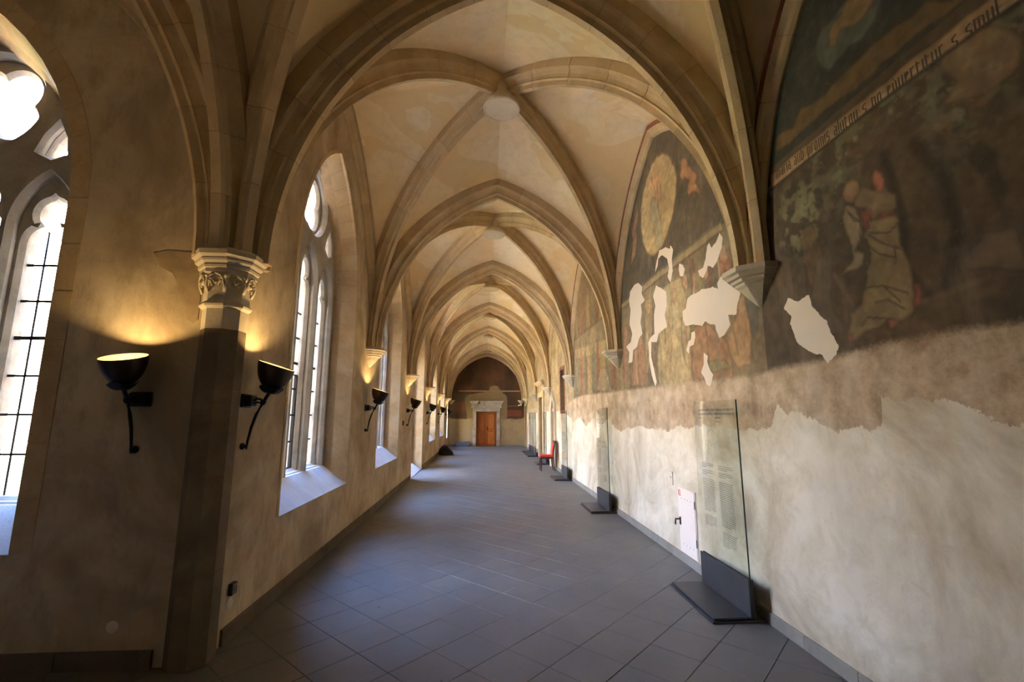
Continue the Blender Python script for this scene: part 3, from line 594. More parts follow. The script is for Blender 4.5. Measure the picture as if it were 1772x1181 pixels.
    # black hinged casement in the middle light
    if kind == 'left':
        f = MB(); a, b_, t_ = .203, 2.28, .016
        for x0, x1, z0, z1 in ((-a, -a+t_, zlo, b_), (a-t_, a, zlo, b_), (-a, a, zlo, zlo+t_), (-a, a, b_-t_, b_)): f.box(x0, x1, z0, z1, wg-.015, wg+.022)
        f.obj('casement_frame', IRON, W, M=M)
    # portal: tells the renderer where the sky comes in (gives no light of its own)
    ld = bpy.data.lights.new('sky_portal', 'AREA'); ld.shape = 'RECTANGLE'; ld.size = 1.9; ld.size_y = 4.2
    lo = bpy.data.objects.new('sky_portal', ld); COL.objects.link(lo)
    lo.matrix_world = M @ Matrix.Translation((0, 3.15, -.83)) @ Matrix.Rotation(math.pi, 4, 'Y')
    ld.cycles.is_portal = True
    return W
CW = [5.97, 10.05, 14.50, 18.72, 22.97]
bounds = [YC]+[8.10, 12.35, 16.60, 20.85, 25.10, YF]
segs = []
for i in range(5): segs.append((bounds[i], bounds[i+1], CW[i], ((OPW[0], .02 if i == 2 else OPW[1])+OPW[2:]+(7, 9))))
segs.append((25.10, YF, 26.35, (.34, .5, 2.0, 2.7, 4, 6)))  # narrow unseen opening added to light the far wall
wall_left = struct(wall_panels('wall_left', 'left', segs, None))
wall_court = struct(wall_panels('wall_courtyard', 'court', [(-6.35, XL, -4.57, OPWC+(7, 9)), (-10.7, -6.35, -8.72, None)], None, outer_w=-.85))
build_window('window_1', 'court', -4.57, True)
build_window('window_2', 'left', CW[0], True)
build_window('window_3', 'left', CW[1], True)
build_window('window_4', 'left', CW[2], False, zb=.25, sill=False)
build_window('window_5', 'left', CW[3], False)
build_window('window_6', 'left', CW[4], False)
place_corbels(wall_left, XL, [8.10, 12.35, 16.60, 20.85, 25.10])
pp = [(-2.66, 3.045), (-2.55, 3.07), (-2.40, 3.06), (-2.26, 3.05), (-2.26, 2.50), (-2.30, 2.47), (-2.36, 2.52), (-2.38, 2.62), (-2.43, 2.68), (-2.45, 2.80), (-2.50, 2.88), (-2.60, 2.93), (-2.63, 3.0)]
MB().loft([[(x, YC, z) for x, z in pp], [(x+.002, YC-.003, z) for x, z in pp]], True, True).obj('plaster_patch', PATCH, wall_court)
mbc, _ = corbel(0, 0, 0); o = mbc.obj('corbel', CORB, wall_court); o.location = (-6.35, YC, 3.04)
# corner pier: octagonal shaft, capital with blind arches
pier = sempty('trim_1'); PCX, PCY = -2.09, 3.745
def pr(rs, name, mat, parent, r0=1.0):
    return MB().loft([octring(r, z, (PCX, PCY)) for r, z in rs], True, True).obj(name, mat, parent)
zz = [0.0, .62, 1.30, 1.95, 2.42]
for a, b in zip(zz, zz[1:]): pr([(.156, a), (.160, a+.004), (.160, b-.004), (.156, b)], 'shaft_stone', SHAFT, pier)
cap = pr([(.160, 2.42), (.160, 2.58), (.184, 2.60), (.188, 2.615), (.165, 2.635), (.165, 2.82), (.205, 2.865), (.205, 2.895), (.216, 2.90), (.222, 2.92), (.212, 2.925), (.242, 2.95), (.247, 2.965), (.238, 2.967), (.27, 2.995), (.275, 3.03), (.25, 3.05)], 'capital', CAPST, pier)
for k in range(8):
    q = math.pi/8+math.pi/4*(k+.5); nx, ny = math.cos(q), math.sin(q); tx, ty = -ny, nx; ap = .166*math.cos(math.pi/8)
    def at(u, z, w): return (PCX+nx*(ap+w)+tx*u, PCY+ny*(ap+w)+ty*u, z)
    if nx < -.8 and ny > -.1 or ny > .8: continue
    mb = MB()
    for s_ in (-1, 1):
        pts = [at(s_*.063, 2.71, .004), at(s_*.068, 2.76, .022), at(s_*.060, 2.81, .032), at(s_*.038, 2.838, .036), at(0, 2.856, .038)]
        mb.tube(pts, .010, 6)
        mb.tube([at(s_*.060, 2.80, .028), at(s_*.034, 2.79, .028), at(s_*.024, 2.755, .02)], .0085, 6)
    mb.tube([at(-.016, 2.80, .028), at(.0, 2.775, .026), at(.016, 2.80, .028)], .010, 6)
    mb.obj('blind_arch', CAPST, cap, smooth=True)
# ---------------------------------------------------------------- right wall with its frescoes
def inpoly(pts, poly):
    x, y = pts; ins = np.zeros(x.shape, bool); n = len(poly)
    for i in range(n):
        x1, y1 = poly[i]; x2, y2 = poly[(i+1) % n]
        c = ((y1 > y) != (y2 > y)) & (x < (x2-x1)*(y-y1)/((y2-y1) or 1e-9)+x1); ins ^= c
    return ins
def segdist(x, y, poly, closed=True):
    d = np.full(x.shape, 1e9); n = len(poly)
    for i in range(n if closed else n-1):
        ax, ay = poly[i]; bx, by = poly[(i+1) % n]; dx, dy = bx-ax, by-ay; L = dx*dx+dy*dy or 1e-9
        t = np.clip(((x-ax)*dx+(y-ay)*dy)/L, 0, 1); d = np.minimum(d, np.hypot(x-ax-t*dx, y-ay-t*dy))
    return d
def vnoise(x, y, s, seed=0, octv=4):
    out = np.zeros(x.shape); amp = 1; tot = 0
    for o_ in range(octv):
        g = np.random.RandomState(seed*17+o_).rand(256, 256); X = x*s; Y = y*s
        xi = np.floor(X).astype(int); yi = np.floor(Y).astype(int); fx = X-xi; fy = Y-yi; fx = fx*fx*(3-2*fx); fy = fy*fy*(3-2*fy)
        a = g[xi % 256, yi % 256]; b = g[(xi+1) % 256, yi % 256]; c = g[xi % 256, (yi+1) % 256]; d = g[(xi+1) % 256, (yi+1) % 256]
        out += amp*((a*(1-fx)+b*fx)*(1-fy)+(c*(1-fx)+d*fx)*fy); tot += amp; amp *= .5; s *= 2.03
    return out/tot
class Painter:
    def __init__(s, y, z):
        s.y, s.z = y, z; s.C = np.zeros(y.shape+(3,)); s.bare = np.zeros(y.shape)
        s.wy = y+(vnoise(y, z, 5, 91)-.5)*.07; s.wz = z+(vnoise(y, z, 5, 92)-.5)*.07
    def blend(s, a, col): s.C += a[..., None]*(np.array(col, float)-s.C)
    def poly(s, p, col, soft=.03, op=1.0, tex=.35, seed=1):
        xs = [q[0] for q in p]; zs = [q[1] for q in p]
        m = (s.wy > min(xs)-.1) & (s.wy < max(xs)+.1) & (s.wz > min(zs)-.1) & (s.wz < max(zs)+.1)
        if not m.any(): return
        y, z = s.wy[m], s.wz[m]; d = segdist(y, z, p); d = np.where(inpoly((y, z), p), -d, d)
        a = np.clip(.5-d/soft, 0, 1)*op; a *= 1-tex*(vnoise(y, z, 9, seed, 4)*1.4-.2).clip(0, 1)
        cc = s.C[m]; cc += a[:, None]*(np.array(col, float)-cc)
        dd = np.exp(-(d/.012)**2)*.16*op; cc *= (1-dd)[:, None]; s.C[m] = cc
    def line(s, p, col, w=.012, op=.8):
        xs = [q[0] for q in p]; zs = [q[1] for q in p]; k = .12
        m = (s.wy > min(xs)-k) & (s.wy < max(xs)+k) & (s.wz > min(zs)-k) & (s.wz < max(zs)+k)
        d = segdist(s.y[m], s.z[m], p, False); a = np.clip(1.3-d/w, 0, 1)*op; cc = s.C[m]; cc += a[:, None]*(np.array(col, float)-cc); s.C[m] = cc
    def lose(s, p, soft=.12):
        xs = [q[0] for q in p]; zs = [q[1] for q in p]
        m = (s.y > min(xs)-soft) & (s.y < max(xs)+soft) & (s.z > min(zs)-soft) & (s.z < max(zs)+soft)
        y, z = s.y[m], s.z[m]; d = segdist(y, z, p); d = np.where(inpoly((y, z), p), -d, d); s.bare[m] = np.maximum(s.bare[m], np.clip(.5-d/soft, 0, 1))
def paint_right(y, z):
    pt = Painter(y, z); n1 = vnoise(y, z, 1.3, 3); n2 = vnoise(y, z, 4, 5); nv = vnoise(y, z*.25, 6, 7)
    B0 = y < 3.80; B1 = (y >= 3.80) & (y < 8.1); B2 = (y >= 8.1) & (y < 12.35)
    f = lambda m: m.astype(float)
    # grounds
    pt.blend(f(B0), (68, 54, 38)); pt.blend(f(B0)*np.clip(n1*1.6-.5, 0, 1)*.7, (90, 68, 42))
    pt.blend(f(B0)*np.clip((4-z)*.35, 0, 1)*np.clip((y-2.6)*1.2, 0, 1)*.7, (82, 74, 66))
    pt.blend(f(B1), (70, 62, 52)); pt.blend(f(B1)*np.clip(n2*1.7-.6, 0, 1)*.6, (96, 86, 68))
    pt.blend(f(B1 & (z < 3.72)), (104, 88, 64)); pt.blend(f(B1 & (z < 3.72))*np.clip(nv*1.8-.5, 0, 1), (138, 116, 80))
    pt.blend(f(B1 & (z > 2.9) & (z < 3.72) & (y > 4.1))*.6*np.clip(n1*2-.7, 0, 1), (78, 76, 66))
    pt.blend(f(B2), (124, 106, 76)); pt.blend(f(B2)*np.clip(nv*2-.7, 0, 1), (100, 84, 62)); pt.blend(f(B2 & (z > 3.75)), (104, 82, 58))
    far = (y >= 12.35); pt.blend(f(far), (140, 118, 84)); pt.blend(f(far)*np.clip(nv*1.8-.5, 0, 1), (168, 146, 110))
    # second bay fresco
    pt.poly([(8.1, 2.95), (8.1, 3.25), (12.0, 3.5), (12.0, 3.25)], (150, 126, 88), .05, .7)
    for i, (a, w, c) in enumerate(((8.5, .16, (128, 70, 48)), (8.85, .13, (88, 96, 74)), (9.2, .2, (150, 120, 70)), (9.6, .14, (126, 62, 44)), (9.95, .18, (92, 96, 78)), (10.4, .2, (150, 124, 80)), (10.8, .12, (84, 84, 76)), (11.2, .2, (134, 80, 54)), (11.7, .18, (110, 110, 84)))):
        pt.poly([(a-w, 2.25), (a-w*.9, 3.0), (a-w*.4, 3.3), (a, 3.42), (a+w*.5, 3.25), (a+w, 2.9), (a+w*.9, 2.25)], c, .06, .85, seed=i)
        pt.poly([(a-w, 3.8), (a-w*.6, 4.5), (a, 4.9-.1*(i % 3)), (a+w*.7, 4.4), (a+w, 3.8)], c, .08, .6, seed=i+9)
    pt.poly([(8.6, 2.2), (9.0, 2.7), (9.4, 2.75), (9.8, 2.3)], (150, 132, 104), .06, .7)
    # first bay fresco
    pt.blend(f(B1 & (z > 3.76))*np.clip((vnoise(y*2.5, z*.6, 5, 44)-.55)*3, 0, 1)*.5, (108, 96, 74))
    pt.poly(P['mandorla'], (168, 140, 92), .03, .95, .2); pt.line(P['mandorla']+P['mandorla'][:1], (120, 92, 56), .02, .5)
    pt.poly(P['madonna_b'], (172, 120, 84), .04, .7); pt.poly(P['madonna'], (118, 124, 106), .04, .6)
    pt.poly([(6.12, 5.22), (6.2, 5.28), (6.25, 5.2), (6.2, 5.1), (6.12, 5.12)], (176, 124, 88), .02, .9)
    pt.poly(P['angel'], (170, 108, 72), .03, .85); pt.line([(5.02, 5.2), (4.95, 4.95), (4.75, 4.8)], (120, 60, 44), .03, .6)
    pt.poly([(5.16, 5.3), (5.06, 5.36), (4.98, 5.28), (5.04, 5.2)], (182, 146, 96), .02, .8)
    pt.poly(P['angel2'], (166, 104, 72), .03, .8)
    pt.poly(P['band1t']+P['band1b'][::-1], (140, 120, 84), .02, .95, .3); pt.line(P['band1b'], (92, 74, 50), .015, .9); pt.line(P['band1t'], (84, 84, 62), .02, .8)
    for k, c in (('figM2', (146, 120, 80)), ('figM', (172, 148, 100)), ('figR', (164, 110, 74)), ('figRR', (170, 120, 78)), ('figL', (150, 96, 70)), ('figL2', (166, 108, 74)), ('figTop', (150, 84, 62)), ('fig3', (128, 74, 58)), ('fig4', (140, 70, 52)), ('green1', (124, 122, 76)), ('blueR', (74, 78, 72))): pt.poly(P[k], c, .05, .85, .4, seed=len(k))
    for i in range(26):
        a = 4.2+i*.135; top = 3.45-.5*rng.rand(); h = .3+.8*rng.rand()
        if 4.3 < a < 7.5: pt.line([(a, top), (a+.05*rng.randn(), top-h*.5), (a+.04*rng.randn(), top-h)], [(150, 88, 60), (92, 84, 66), (186, 160, 112), (98, 112, 96)][i % 4], .022, .5)
    for (a, b_) in ((4.35, 3.42), (4.75, 3.36), (5.25, 3.4), (5.6, 3.3), (6.5, 3.35), (7.3, 3.3)):
        pt.poly([(a-.07, b_-.08), (a-.05, b_+.07), (a+.05, b_+.08), (a+.08, b_-.04), (a, b_-.12)], (176, 128, 92), .02, .75)
    # near fresco (corner bay): trees, rock, band, figure
    leaf = vnoise(y, z, 13, 21, 3); cl = vnoise(y, z, 2.1, 23, 2)
    reg = f(B0)*np.clip(((z-2.9)*1.2), 0, 1)*f(z < 3.72)
    pt.blend(reg*np.clip((cl-.38)*4, 0, 1)*.5, (52, 46, 32))
    pt.blend(reg*np.clip((leaf-.50)*8, 0, 1)*np.clip((cl-.38)*5, 0, 1)*.8, (90, 94, 68))
    pt.blend(reg*np.clip((vnoise(y, z, 19, 33, 3)-.58)*9, 0, 1)*np.clip((cl-.38)*5, 0, 1)*.6, (120, 122, 92))
    pt.blend(reg*np.clip((vnoise(y, z, 16, 31, 3)-.6)*8, 0, 1)*np.clip((cl-.45)*4, 0, 1)*.7, (112, 72, 40))
    pt.poly([(3.50, 3.1), (3.45, 3.65), (3.2, 3.7), (2.98, 3.55), (2.95, 3.25), (3.1, 3.0), (3.3, 2.95)], (50, 44, 32), .15, .6)
    m3 = f(B0)*np.clip((leaf-.5)*6, 0, 1)*np.clip(1-np.hypot((y-3.22)/.33, (z-3.3)/.4), 0, 1)*2.0; pt.blend(np.clip(m3, 0, .8), (104, 102, 70))
    pt.poly(P['trunk'], (96, 72, 44), .03, .7); pt.poly(P['trunk2'], (44, 34, 24), .05, .7)
    pt.poly(P['rock'], (122, 96, 64), .04, .85); pt.poly(P['rock2'], (104, 84, 64), .06, .75)
    pt.line([(2.45, 3.35), (2.38, 2.9), (2.42, 2.6), (2.3, 2.4)], (40, 30, 20), .035, .6); pt.line([(2.95, 2.75), (2.8, 2.45), (2.4, 2.38), (2.0, 2.42)], (96, 80, 60), .02, .5)
    pt.line([(2.25, 3.3), (2.12, 3.0), (2.1, 2.7), (2.2, 2.45)], (42, 32, 22), .045, .6); pt.poly([(3.3, 2.35), (3.1, 2.9), (2.95, 2.95), (2.98, 2.5), (2.9, 2.3)], (92, 84, 74), .06, .6)
    pt.blend(f(B0 & (z > 3.86)), (46, 46, 42)); pt.blend(f(B0 & (z > 3.86))*np.clip(n2*2-.8, 0, 1)*.5, (70, 60, 46))
    pt.poly(P['hill'], (104, 76, 42), .04, .9); pt.poly(P['wing'], (80, 86, 80), .04, .8); pt.poly(P['robe_top'], (120, 86, 50), .03, .9)
    pt.line([(3.46, 3.9), (3.2, 4.6), (2.85, 5.1)], (54, 74, 70), .04, .6)
    pt.poly(P['band0t']+P['band0b'][::-1], (146, 112, 76), .015, .95, .3); pt.line(P['band0b'], (168, 132, 94), .02, .7); pt.line([(a, b_-.02) for a, b_ in P['band0b']], (40, 30, 20), .014, .7)
    pt.poly(P['torso'], (120, 98, 66), .03, .9); pt.poly(P['robe'], (122, 102, 68), .02, .95, .3); pt.poly(P['sleeve'], (134, 116, 88), .02, .9, .3)
    pt.poly(P['head'], (146, 108, 76), .02, .85); pt.poly(P['hand'], (160, 92, 62), .02, .9)
    for k in ('robe_red', 'belt', 'belt2', 'shoe', 'shoe2'): pt.poly(P[k], (128, 62, 48), .02, .9)
    for q in P['folds']: pt.line(q, (66, 52, 40), .008, .75)
    g = np.where(B0, .95, 1.0)*(.82+.36*vnoise(y, z, 17, 55, 4))*(.85+.3*vnoise(y*.7, z, 3.1, 56, 3)); pt.C *= g[..., None]
    m = pt.C.mean(-1, keepdims=True); pt.C += (m*np.array([1.06, .98, .84])-pt.C)*np.where(B0, .22, .34)[..., None]
    for p in P['loss1']+P['loss0']: pt.lose(p)
    return pt
def interp(tab, y): return np.interp(y, [a for a, _ in tab], [b for _, b in tab])
def fresco_grid(name, us, zs, toworld, painter, zones, parent, holes=()):
    U, Z = np.meshgrid(us, zs, indexing='ij'); pt = painter(U, Z); zp, zl = zones(U, Z)
    n, m = U.shape; me = bpy.data.meshes.new(name)
    V = toworld(U.ravel(), Z.ravel()); idx = np.arange(n*m).reshape(n, m)
    Q = np.stack([idx[:-1, :-1], idx[1:, :-1], idx[1:, 1:], idx[:-1, 1:]], -1).reshape(-1, 4)
    uc = (U[:-1, :-1]+U[1:, 1:]).ravel()/2; zc = (Z[:-1, :-1]+Z[1:, 1:]).ravel()/2; keep = np.ones(len(Q), bool)
    for a, b, c, d in holes: keep &= ~((uc > a) & (uc < b) & (zc > c) & (zc < d))
    Q = Q[keep]
    me.vertices.add(n*m); me.vertices.foreach_set('co', V.astype(np.float32).ravel())
    me.loops.add(len(Q)*4); me.loops.foreach_set('vertex_index', Q.astype(np.int32).ravel())
    me.polygons.add(len(Q)); me.polygons.foreach_set('loop_start', np.arange(0, len(Q)*4, 4, dtype=np.int32))
    me.update(calc_edges=True)
    s = pt.C/255.0; L = np.where(s <= .04045, s/12.92, ((s+.055)/1.055)**2.4)*1.25
    a = me.color_attributes.new('paint', 'FLOAT_COLOR', 'POINT'); rgba = np.ones((n*m, 4), np.float32); rgba[:, :3] = L.reshape(-1, 3).clip(0, .9); a.data.foreach_set('color', rgba.ravel())
    for nm, arr in (('zone_paint', zp), ('zone_low', zl), ('zone_bare', pt.bare)):
        k = me.attributes.new(nm, 'FLOAT', 'POINT'); k.data.foreach_set('value', arr.astype(np.float32).ravel())
    return link(name, me, parent, FRESCO)
LOWT = [(-2, 2.16)]+P['low']+[(9, 2.2), (11, 2.25), (12.3, 2.2), (13, 2.1), (30, 2.1)]
RAGT = [(-2, 1.6), (0, 1.66), (1, 1.72), (1.5, 1.68)]+P['rag']+[(8.7, 1.6), (9.0, 1.72), (9.5, 1.55), (10.2, 1.68), (10.9, 1.5), (11.5, 1.7), (12.4, 1.6), (13.5, 1.8), (14, 1.9), (30, 1.9)]
def zr(y, z):
    zp = np.clip(.5+(z-interp(LOWT, y))/.30, 0, 1); zl = np.clip(.5-(z-interp(RAGT, y)-(vnoise(y, z*0, 3.2, 61)-.5)*.10)/.35, 0, 1)
    zl = np.where(y > 14.6, np.maximum(zl, .3), zl); return zp, zl
us = np.concatenate([np.arange(YB, 1.6, .12), np.arange(1.6, 8.1, .0135), np.arange(8.1, 12.4, .03), np.arange(12.4, YF, .1), [YF]])
zs = np.concatenate([np.arange(0, 1.2, .1), np.arange(1.2, 5.85, .0135), [6.1, 6.5, TOPZ]])
wall_right = struct(fresco_grid('wall_right', us, zs, lambda u, z: np.stack([np.full_like(u, XR), u, z], -1), paint_right, zr, None,
    holes=((18.5, 19.75, -.1, 2.5), (15.55, 16.35, -.1, 2.02), (25.55, 26.65, -.1, 2.3), (13.75, 14.4, 1.9, 3.2))))
place_corbels(wall_right, XR, LINES)
# ---------------------------------------------------------------- far wall
def paint_far(x, z):
    pt = Painter(x, z); n1 = vnoise(x, z, 1.2, 71); n2 = vnoise(x, z, 4, 72)
    pt.blend(np.ones(x.shape), (66, 50, 36)); pt.blend(np.clip(n1*1.9-.6, 0, 1)*.8, (104, 72, 48)); pt.blend(np.clip((x*-1-.2)*.6, 0, 1)*np.clip((3.6-z)*.8, 0, 1), (110, 92, 68))
    pt.poly([(-2, 2.2), (-2, 3.1), (-1.0, 3.1), (-.5, 2.9), (-.8, 2.2)], (84, 88, 68), .2, .7); pt.poly([(-2, 2.0), (-2, 2.5), (-1.0, 2.6), (-.9, 2.0)], (140, 90, 66), .2, .7)
    pt.line([(-1.4, 3.2), (2.2, 3.2)], (172, 152, 118), .04, .85); pt.line([(-1.4, 3.1), (2.2, 3.1)], (60, 50, 40), .03, .5)
    pt.poly([(1.3, 1.72), (1.3, 2.1), (2.3, 2.1), (2.3, 1.72)], (122, 62, 46), .05, .8); pt.line([(1.3, 2.32), (2.2, 2.32)], (140, 110, 80), .03, .6)
    pt.poly(P['far_patch'], (126, 110, 80), .05, 1.0, .15)
    m = np.clip((1.60+(vnoise(x, z, 3, 8)-.5)*.2-z)/.05, 0, 1); pt.blend(m, (146, 128, 94)); pt.blend(m*np.clip(n2*1.8-.6, 0, 1)*.6, (120, 106, 78))
    pt.blend(np.clip(-x-.5, 0, .3)*m*2, (176, 160, 122)); pt.low = np.zeros(x.shape); return pt  # lower left painted paler: light from the left put into the colour
_pf = {}
def pfar(x, z): _pf['p'] = paint_far(x, z); return _pf['p']
wall_far = struct(fresco_grid('wall_far', np.linspace(XL, XR, 160), np.concatenate([np.linspace(0, 5.7, 200), [6.3, TOPZ]]), lambda u, z: np.stack([u, np.full_like(u, YF), z], -1), pfar,
    lambda u, z: (np.ones(u.shape), _pf['p'].low), None, holes=((-.36, .84, -.1, 2.02),)))
for x in (-1.85, 2.3):
    mb, _ = corbel(0, 0, 0, .8); o = mb.obj('corbel', CORB, wall_far); o.location = (x, YF, 2.66)
# far double door in a stone surround with a cracked cornice
door1 = sempty('door_1'); door1.location = (.235, YF, 0)
for s_ in (-1, 1):
    x0, x1 = (s_*.01, s_*.595) if s_ > 0 else (-.595, -.01)
    lf = MB().box(x0, x1, .10, .14, .01, 2.0); leaf = lf.obj('door_leaf', DOORW, door1)
    for a, b in ((.12, .86), (.98, 1.88)):
        MB().bbox(min(x0, x1)+.10, max(x0, x1)-.10, .055, .115, a, b, .025).obj('raised_panel', DOORW, leaf)
        r = MB()
        for q in ((min(x0, x1)+.075, min(x0, x1)+.10, a-.025, b+.025), (max(x0, x1)-.10, max(x0, x1)-.075, a-.025, b+.025), (min(x0, x1)+.075, max(x0, x1)-.075, a-.025, a), (min(x0, x1)+.075, max(x0, x1)-.075, b, b+.025)): r.box(q[0], q[1], .07, .105, q[2], q[3])
        r.obj('panel_moulding', DOORW, leaf)
MB().box(-.02, .02, .06, .10, .02, 1.98).obj('meeting_strip', DOORW, door1)
h = MB().box(.04, .08, .055, .085, .92, 1.12); h.tube([(.06, .06, 1.0), (.06, .02, 1.0), (.14, .015, 1.0)], .011); h.obj('door_handle', BRONZE, door1)
MB().box(-.62, .62, .138, .145, -.01, 2.05).obj('door_backing', BLACKP, door1)
fr = MB()
for s_ in (-1, 1):
    a, b = sorted((s_*.60, s_*.80)); fr.bbox(a, b, -.07, .12, 0, 2.03, .015); a, b = sorted((s_*.60, s_*.66)); fr.bbox(a, b, -.10, .1, 0, 2.03, .01)
    a, b = sorted((s_*.70, s_*.90)); fr.bbox(a, b, -.06, .02, 2.19, 2.44, .012)
fr.bbox(-.80, .80, -.07, .12, 2.02, 2.18, .015); fr.bbox(-.66, .66, -.10, .1, 2.0, 2.06, .01)
fr.obj('door_surround', TRAC, door1)
MB().bbox(-.71, .71, -.03, .02, 2.18, 2.45, .01).obj('frieze', TRAC, door1)
co = MB()
for x0, x1 in ((-1.02, -.46), (-.43, 1.02)):
    co.loft([[(x0+k, -d, z), (x1-k2, -d, z), (x1-k2, .02, z), (x0+k, .02, z)] for d, z, k, k2 in ((.06, 2.44, .10, .10), (.10, 2.47, .08, .08), (.11, 2.52, .06, .06), (.17, 2.56, .03, .03), (.18, 2.62, 0, 0))], True, True)
co.obj('cornice', TRAC, door1)
for x in (.07, -.2): MB().lathe([(.001, 0), (.03, .01), (.025, .03), (.001, .035)], 10, Matrix.Translation((x+.05, -.03, 2.32)) @ Matrix.Rotation(math.pi/2, 4, 'X')).obj('knob', CORB, door1)
# other walls, and an unseen shell added to keep sky light out
def slab(name, V, mat): return struct(mesh(name, V, [tuple(range(len(V)))], mat))
slab('wall_back', [(-10.7, YB, -.1), (XR, YB, -.1), (XR, YB, TOPZ), (-10.7, YB, TOPZ)], DARKP)
slab('wall_wing_end', [(-10.6, YB, -.1), (-10.6, YC, -.1), (-10.6, YC, TOPZ), (-10.6, YB, TOPZ)], DARKP)
rf = MB().box(-11.5, 3.4, -1.4, 4.6, 6.95, 7.1).box(-2.9, 3.4, 4.6, 28, 6.95, 7.1)
rf.box(-10.8, 2.9, -.7, 4.4, -.34, -.02).box(-2.8, 2.9, 4.4, 27.4, -.34, -.02)
rf.box(2.83, 3.4, -1.4, 28, -.34, 6.95).box(-11.5, 2.6, -1.4, -.78, -.34, 6.95).box(-2.9, 2.9, 27.34, 28, -.34, 6.95)
struct(rf.obj('light_block_shell', GRAVEL))
# ---------------------------------------------------------------- door openings of the right wall
d2 = sempty('door_2'); d2.location = (XR, 19.12, 0)       # stone portal with entablature
MB().box(.0, .35, -.64, -.62, 0, 2.5).box(.0, .35, .62, .64, 0, 2.5).box(0, .35, -.64, .64, 2.49, 2.51).obj('reveal', TRAC, d2)
lf = MB().bbox(.26, .31, -.62, .62, 0, 2.5, .01).obj('door_leaf', simple('brown_door', (.20, .11, .06), .6, noise=.2), d2)
for a, b in ((.2, 1.1), (1.3, 2.3)):
    for s_ in (-1, 1): MB().bbox(.235, .27, min(s_*.08, s_*.52), max(s_*.08, s_*.52), a, b, .02).obj('raised_panel', MATS['brown_door'], lf)
fr = MB().bbox(-.07, .05, -.85, -.61, 0, 2.52, .02).bbox(-.07, .05, .61, .85, 0, 2.52, .02).bbox(-.07, .05, -.85, .85, 2.50, 2.72, .02).bbox(-.05, .02, -.85, .85, 2.72, 3.0, .01)
for u in (-.72, 0, .72): fr.bbox(-.075, .0, u-.07, u+.07, 2.75, 2.97, .01)
fr.obj('door_surround', JAMB, d2)
MB().loft([[(-d, -w, z), (-d, w, z), (.02, w, z), (.02, -w, z)] for d, w, z in ((.09, .90, 3.0), (.13, .94, 3.05), (.17, 1.0, 3.10), (.20, 1.04, 3.17))], True, True).obj('cornice', JAMB, d2)
d3 = sempty('door_3'); d3.location = (XR, 15.95, 0)       # small pointed portal
MB().box(.0, .25, -.42, -.40, 0, 2.1).box(.0, .25, .40, .42, 0, 2.1).box(0, .25, -.42, .42, 2.0, 2.03).obj('reveal', TRAC, d3)
MB().bbox(.12, .17, -.41, .41, 0, 2.02, .01).obj('door_leaf', simple('ochre_door', (.36, .22, .10), .7, noise=.2), d3)
o1 = popen(.62, 0, 1.75, 2.62, 4, 8); o2 = popen(.36, 0, 1.7, 2.28, 4, 8)
MB().loft([[(-.01, u*1.0, z) for u, z in o1], [(-.07, u*.97, z*.99) for u, z in o1], [(-.075, (a[0]*.5+b[0]*.5), (a[1]+b[1])/2) for a, b in zip(o1, o2)], [(-.03, u*1.06, z) for u, z in o2], [(-.05, u, z) for u, z in o2], [(.12, u*.98, z*.99) for u, z in o2]], False).obj('pointed_surround', CORB, d3)
MB().add([(-.0, u, z) for u, z in popen(.40, 1.9, 1.95, 2.34, 1, 8)]+[(.0, 0, 1.9)], [tuple(range(len(popen(.40, 1.9, 1.95, 2.34, 1, 8))))]).obj('tympanum', CORB, d3)
d4 = sempty('door_4'); d4.location = (XR, 26.1, 0)
MB().box(.0, .3, -.56, -.54, 0, 2.32).box(.0, .3, .54, .56, 0, 2.32).box(0, .3, -.56, .56, 2.3, 2.32).obj('reveal', JAMB, d4)
MB().bbox(.16, .2, -.55, .55, 0, 2.3, .01).obj('door_leaf', simple('reddish_door', (.16, .05, .03), .6, noise=.2), d4)
MB().bbox(-.04, .02, -.70, -.54, 0, 2.4, .01).bbox(-.04, .02, .54, .70, 0, 2.4, .01).bbox(-.04, .02, -.70, .70, 2.3, 2.46, .01).obj('door_surround', JAMB, d4)
w8 = sempty('window_7'); w8.location = (XR, 14.07, 0)     # blind niche with a red painted frame
MB().box(.0, .12, -.34, -.32, 1.9, 3.2).box(.0, .12, .32, .34, 1.9, 3.2).box(0, .12, -.34, .34, 3.19, 3.21).box(0, .12, -.34, .34, 1.89, 1.91).box(.11, .13, -.34, .34, 1.9, 3.2).obj('niche', simple('niche_grey', (.20, .17, .13), .9, noise=.3), w8)
MB().box(-.012, .0, -.42, -.33, 1.82, 3.28).box(-.012, 0, .33, .42, 1.82, 3.28).box(-.012, 0, -.42, .42, 3.2, 3.28).box(-.012, 0, -.42, .42, 1.82, 1.9).obj('painted_band', REDPAINT, w8)
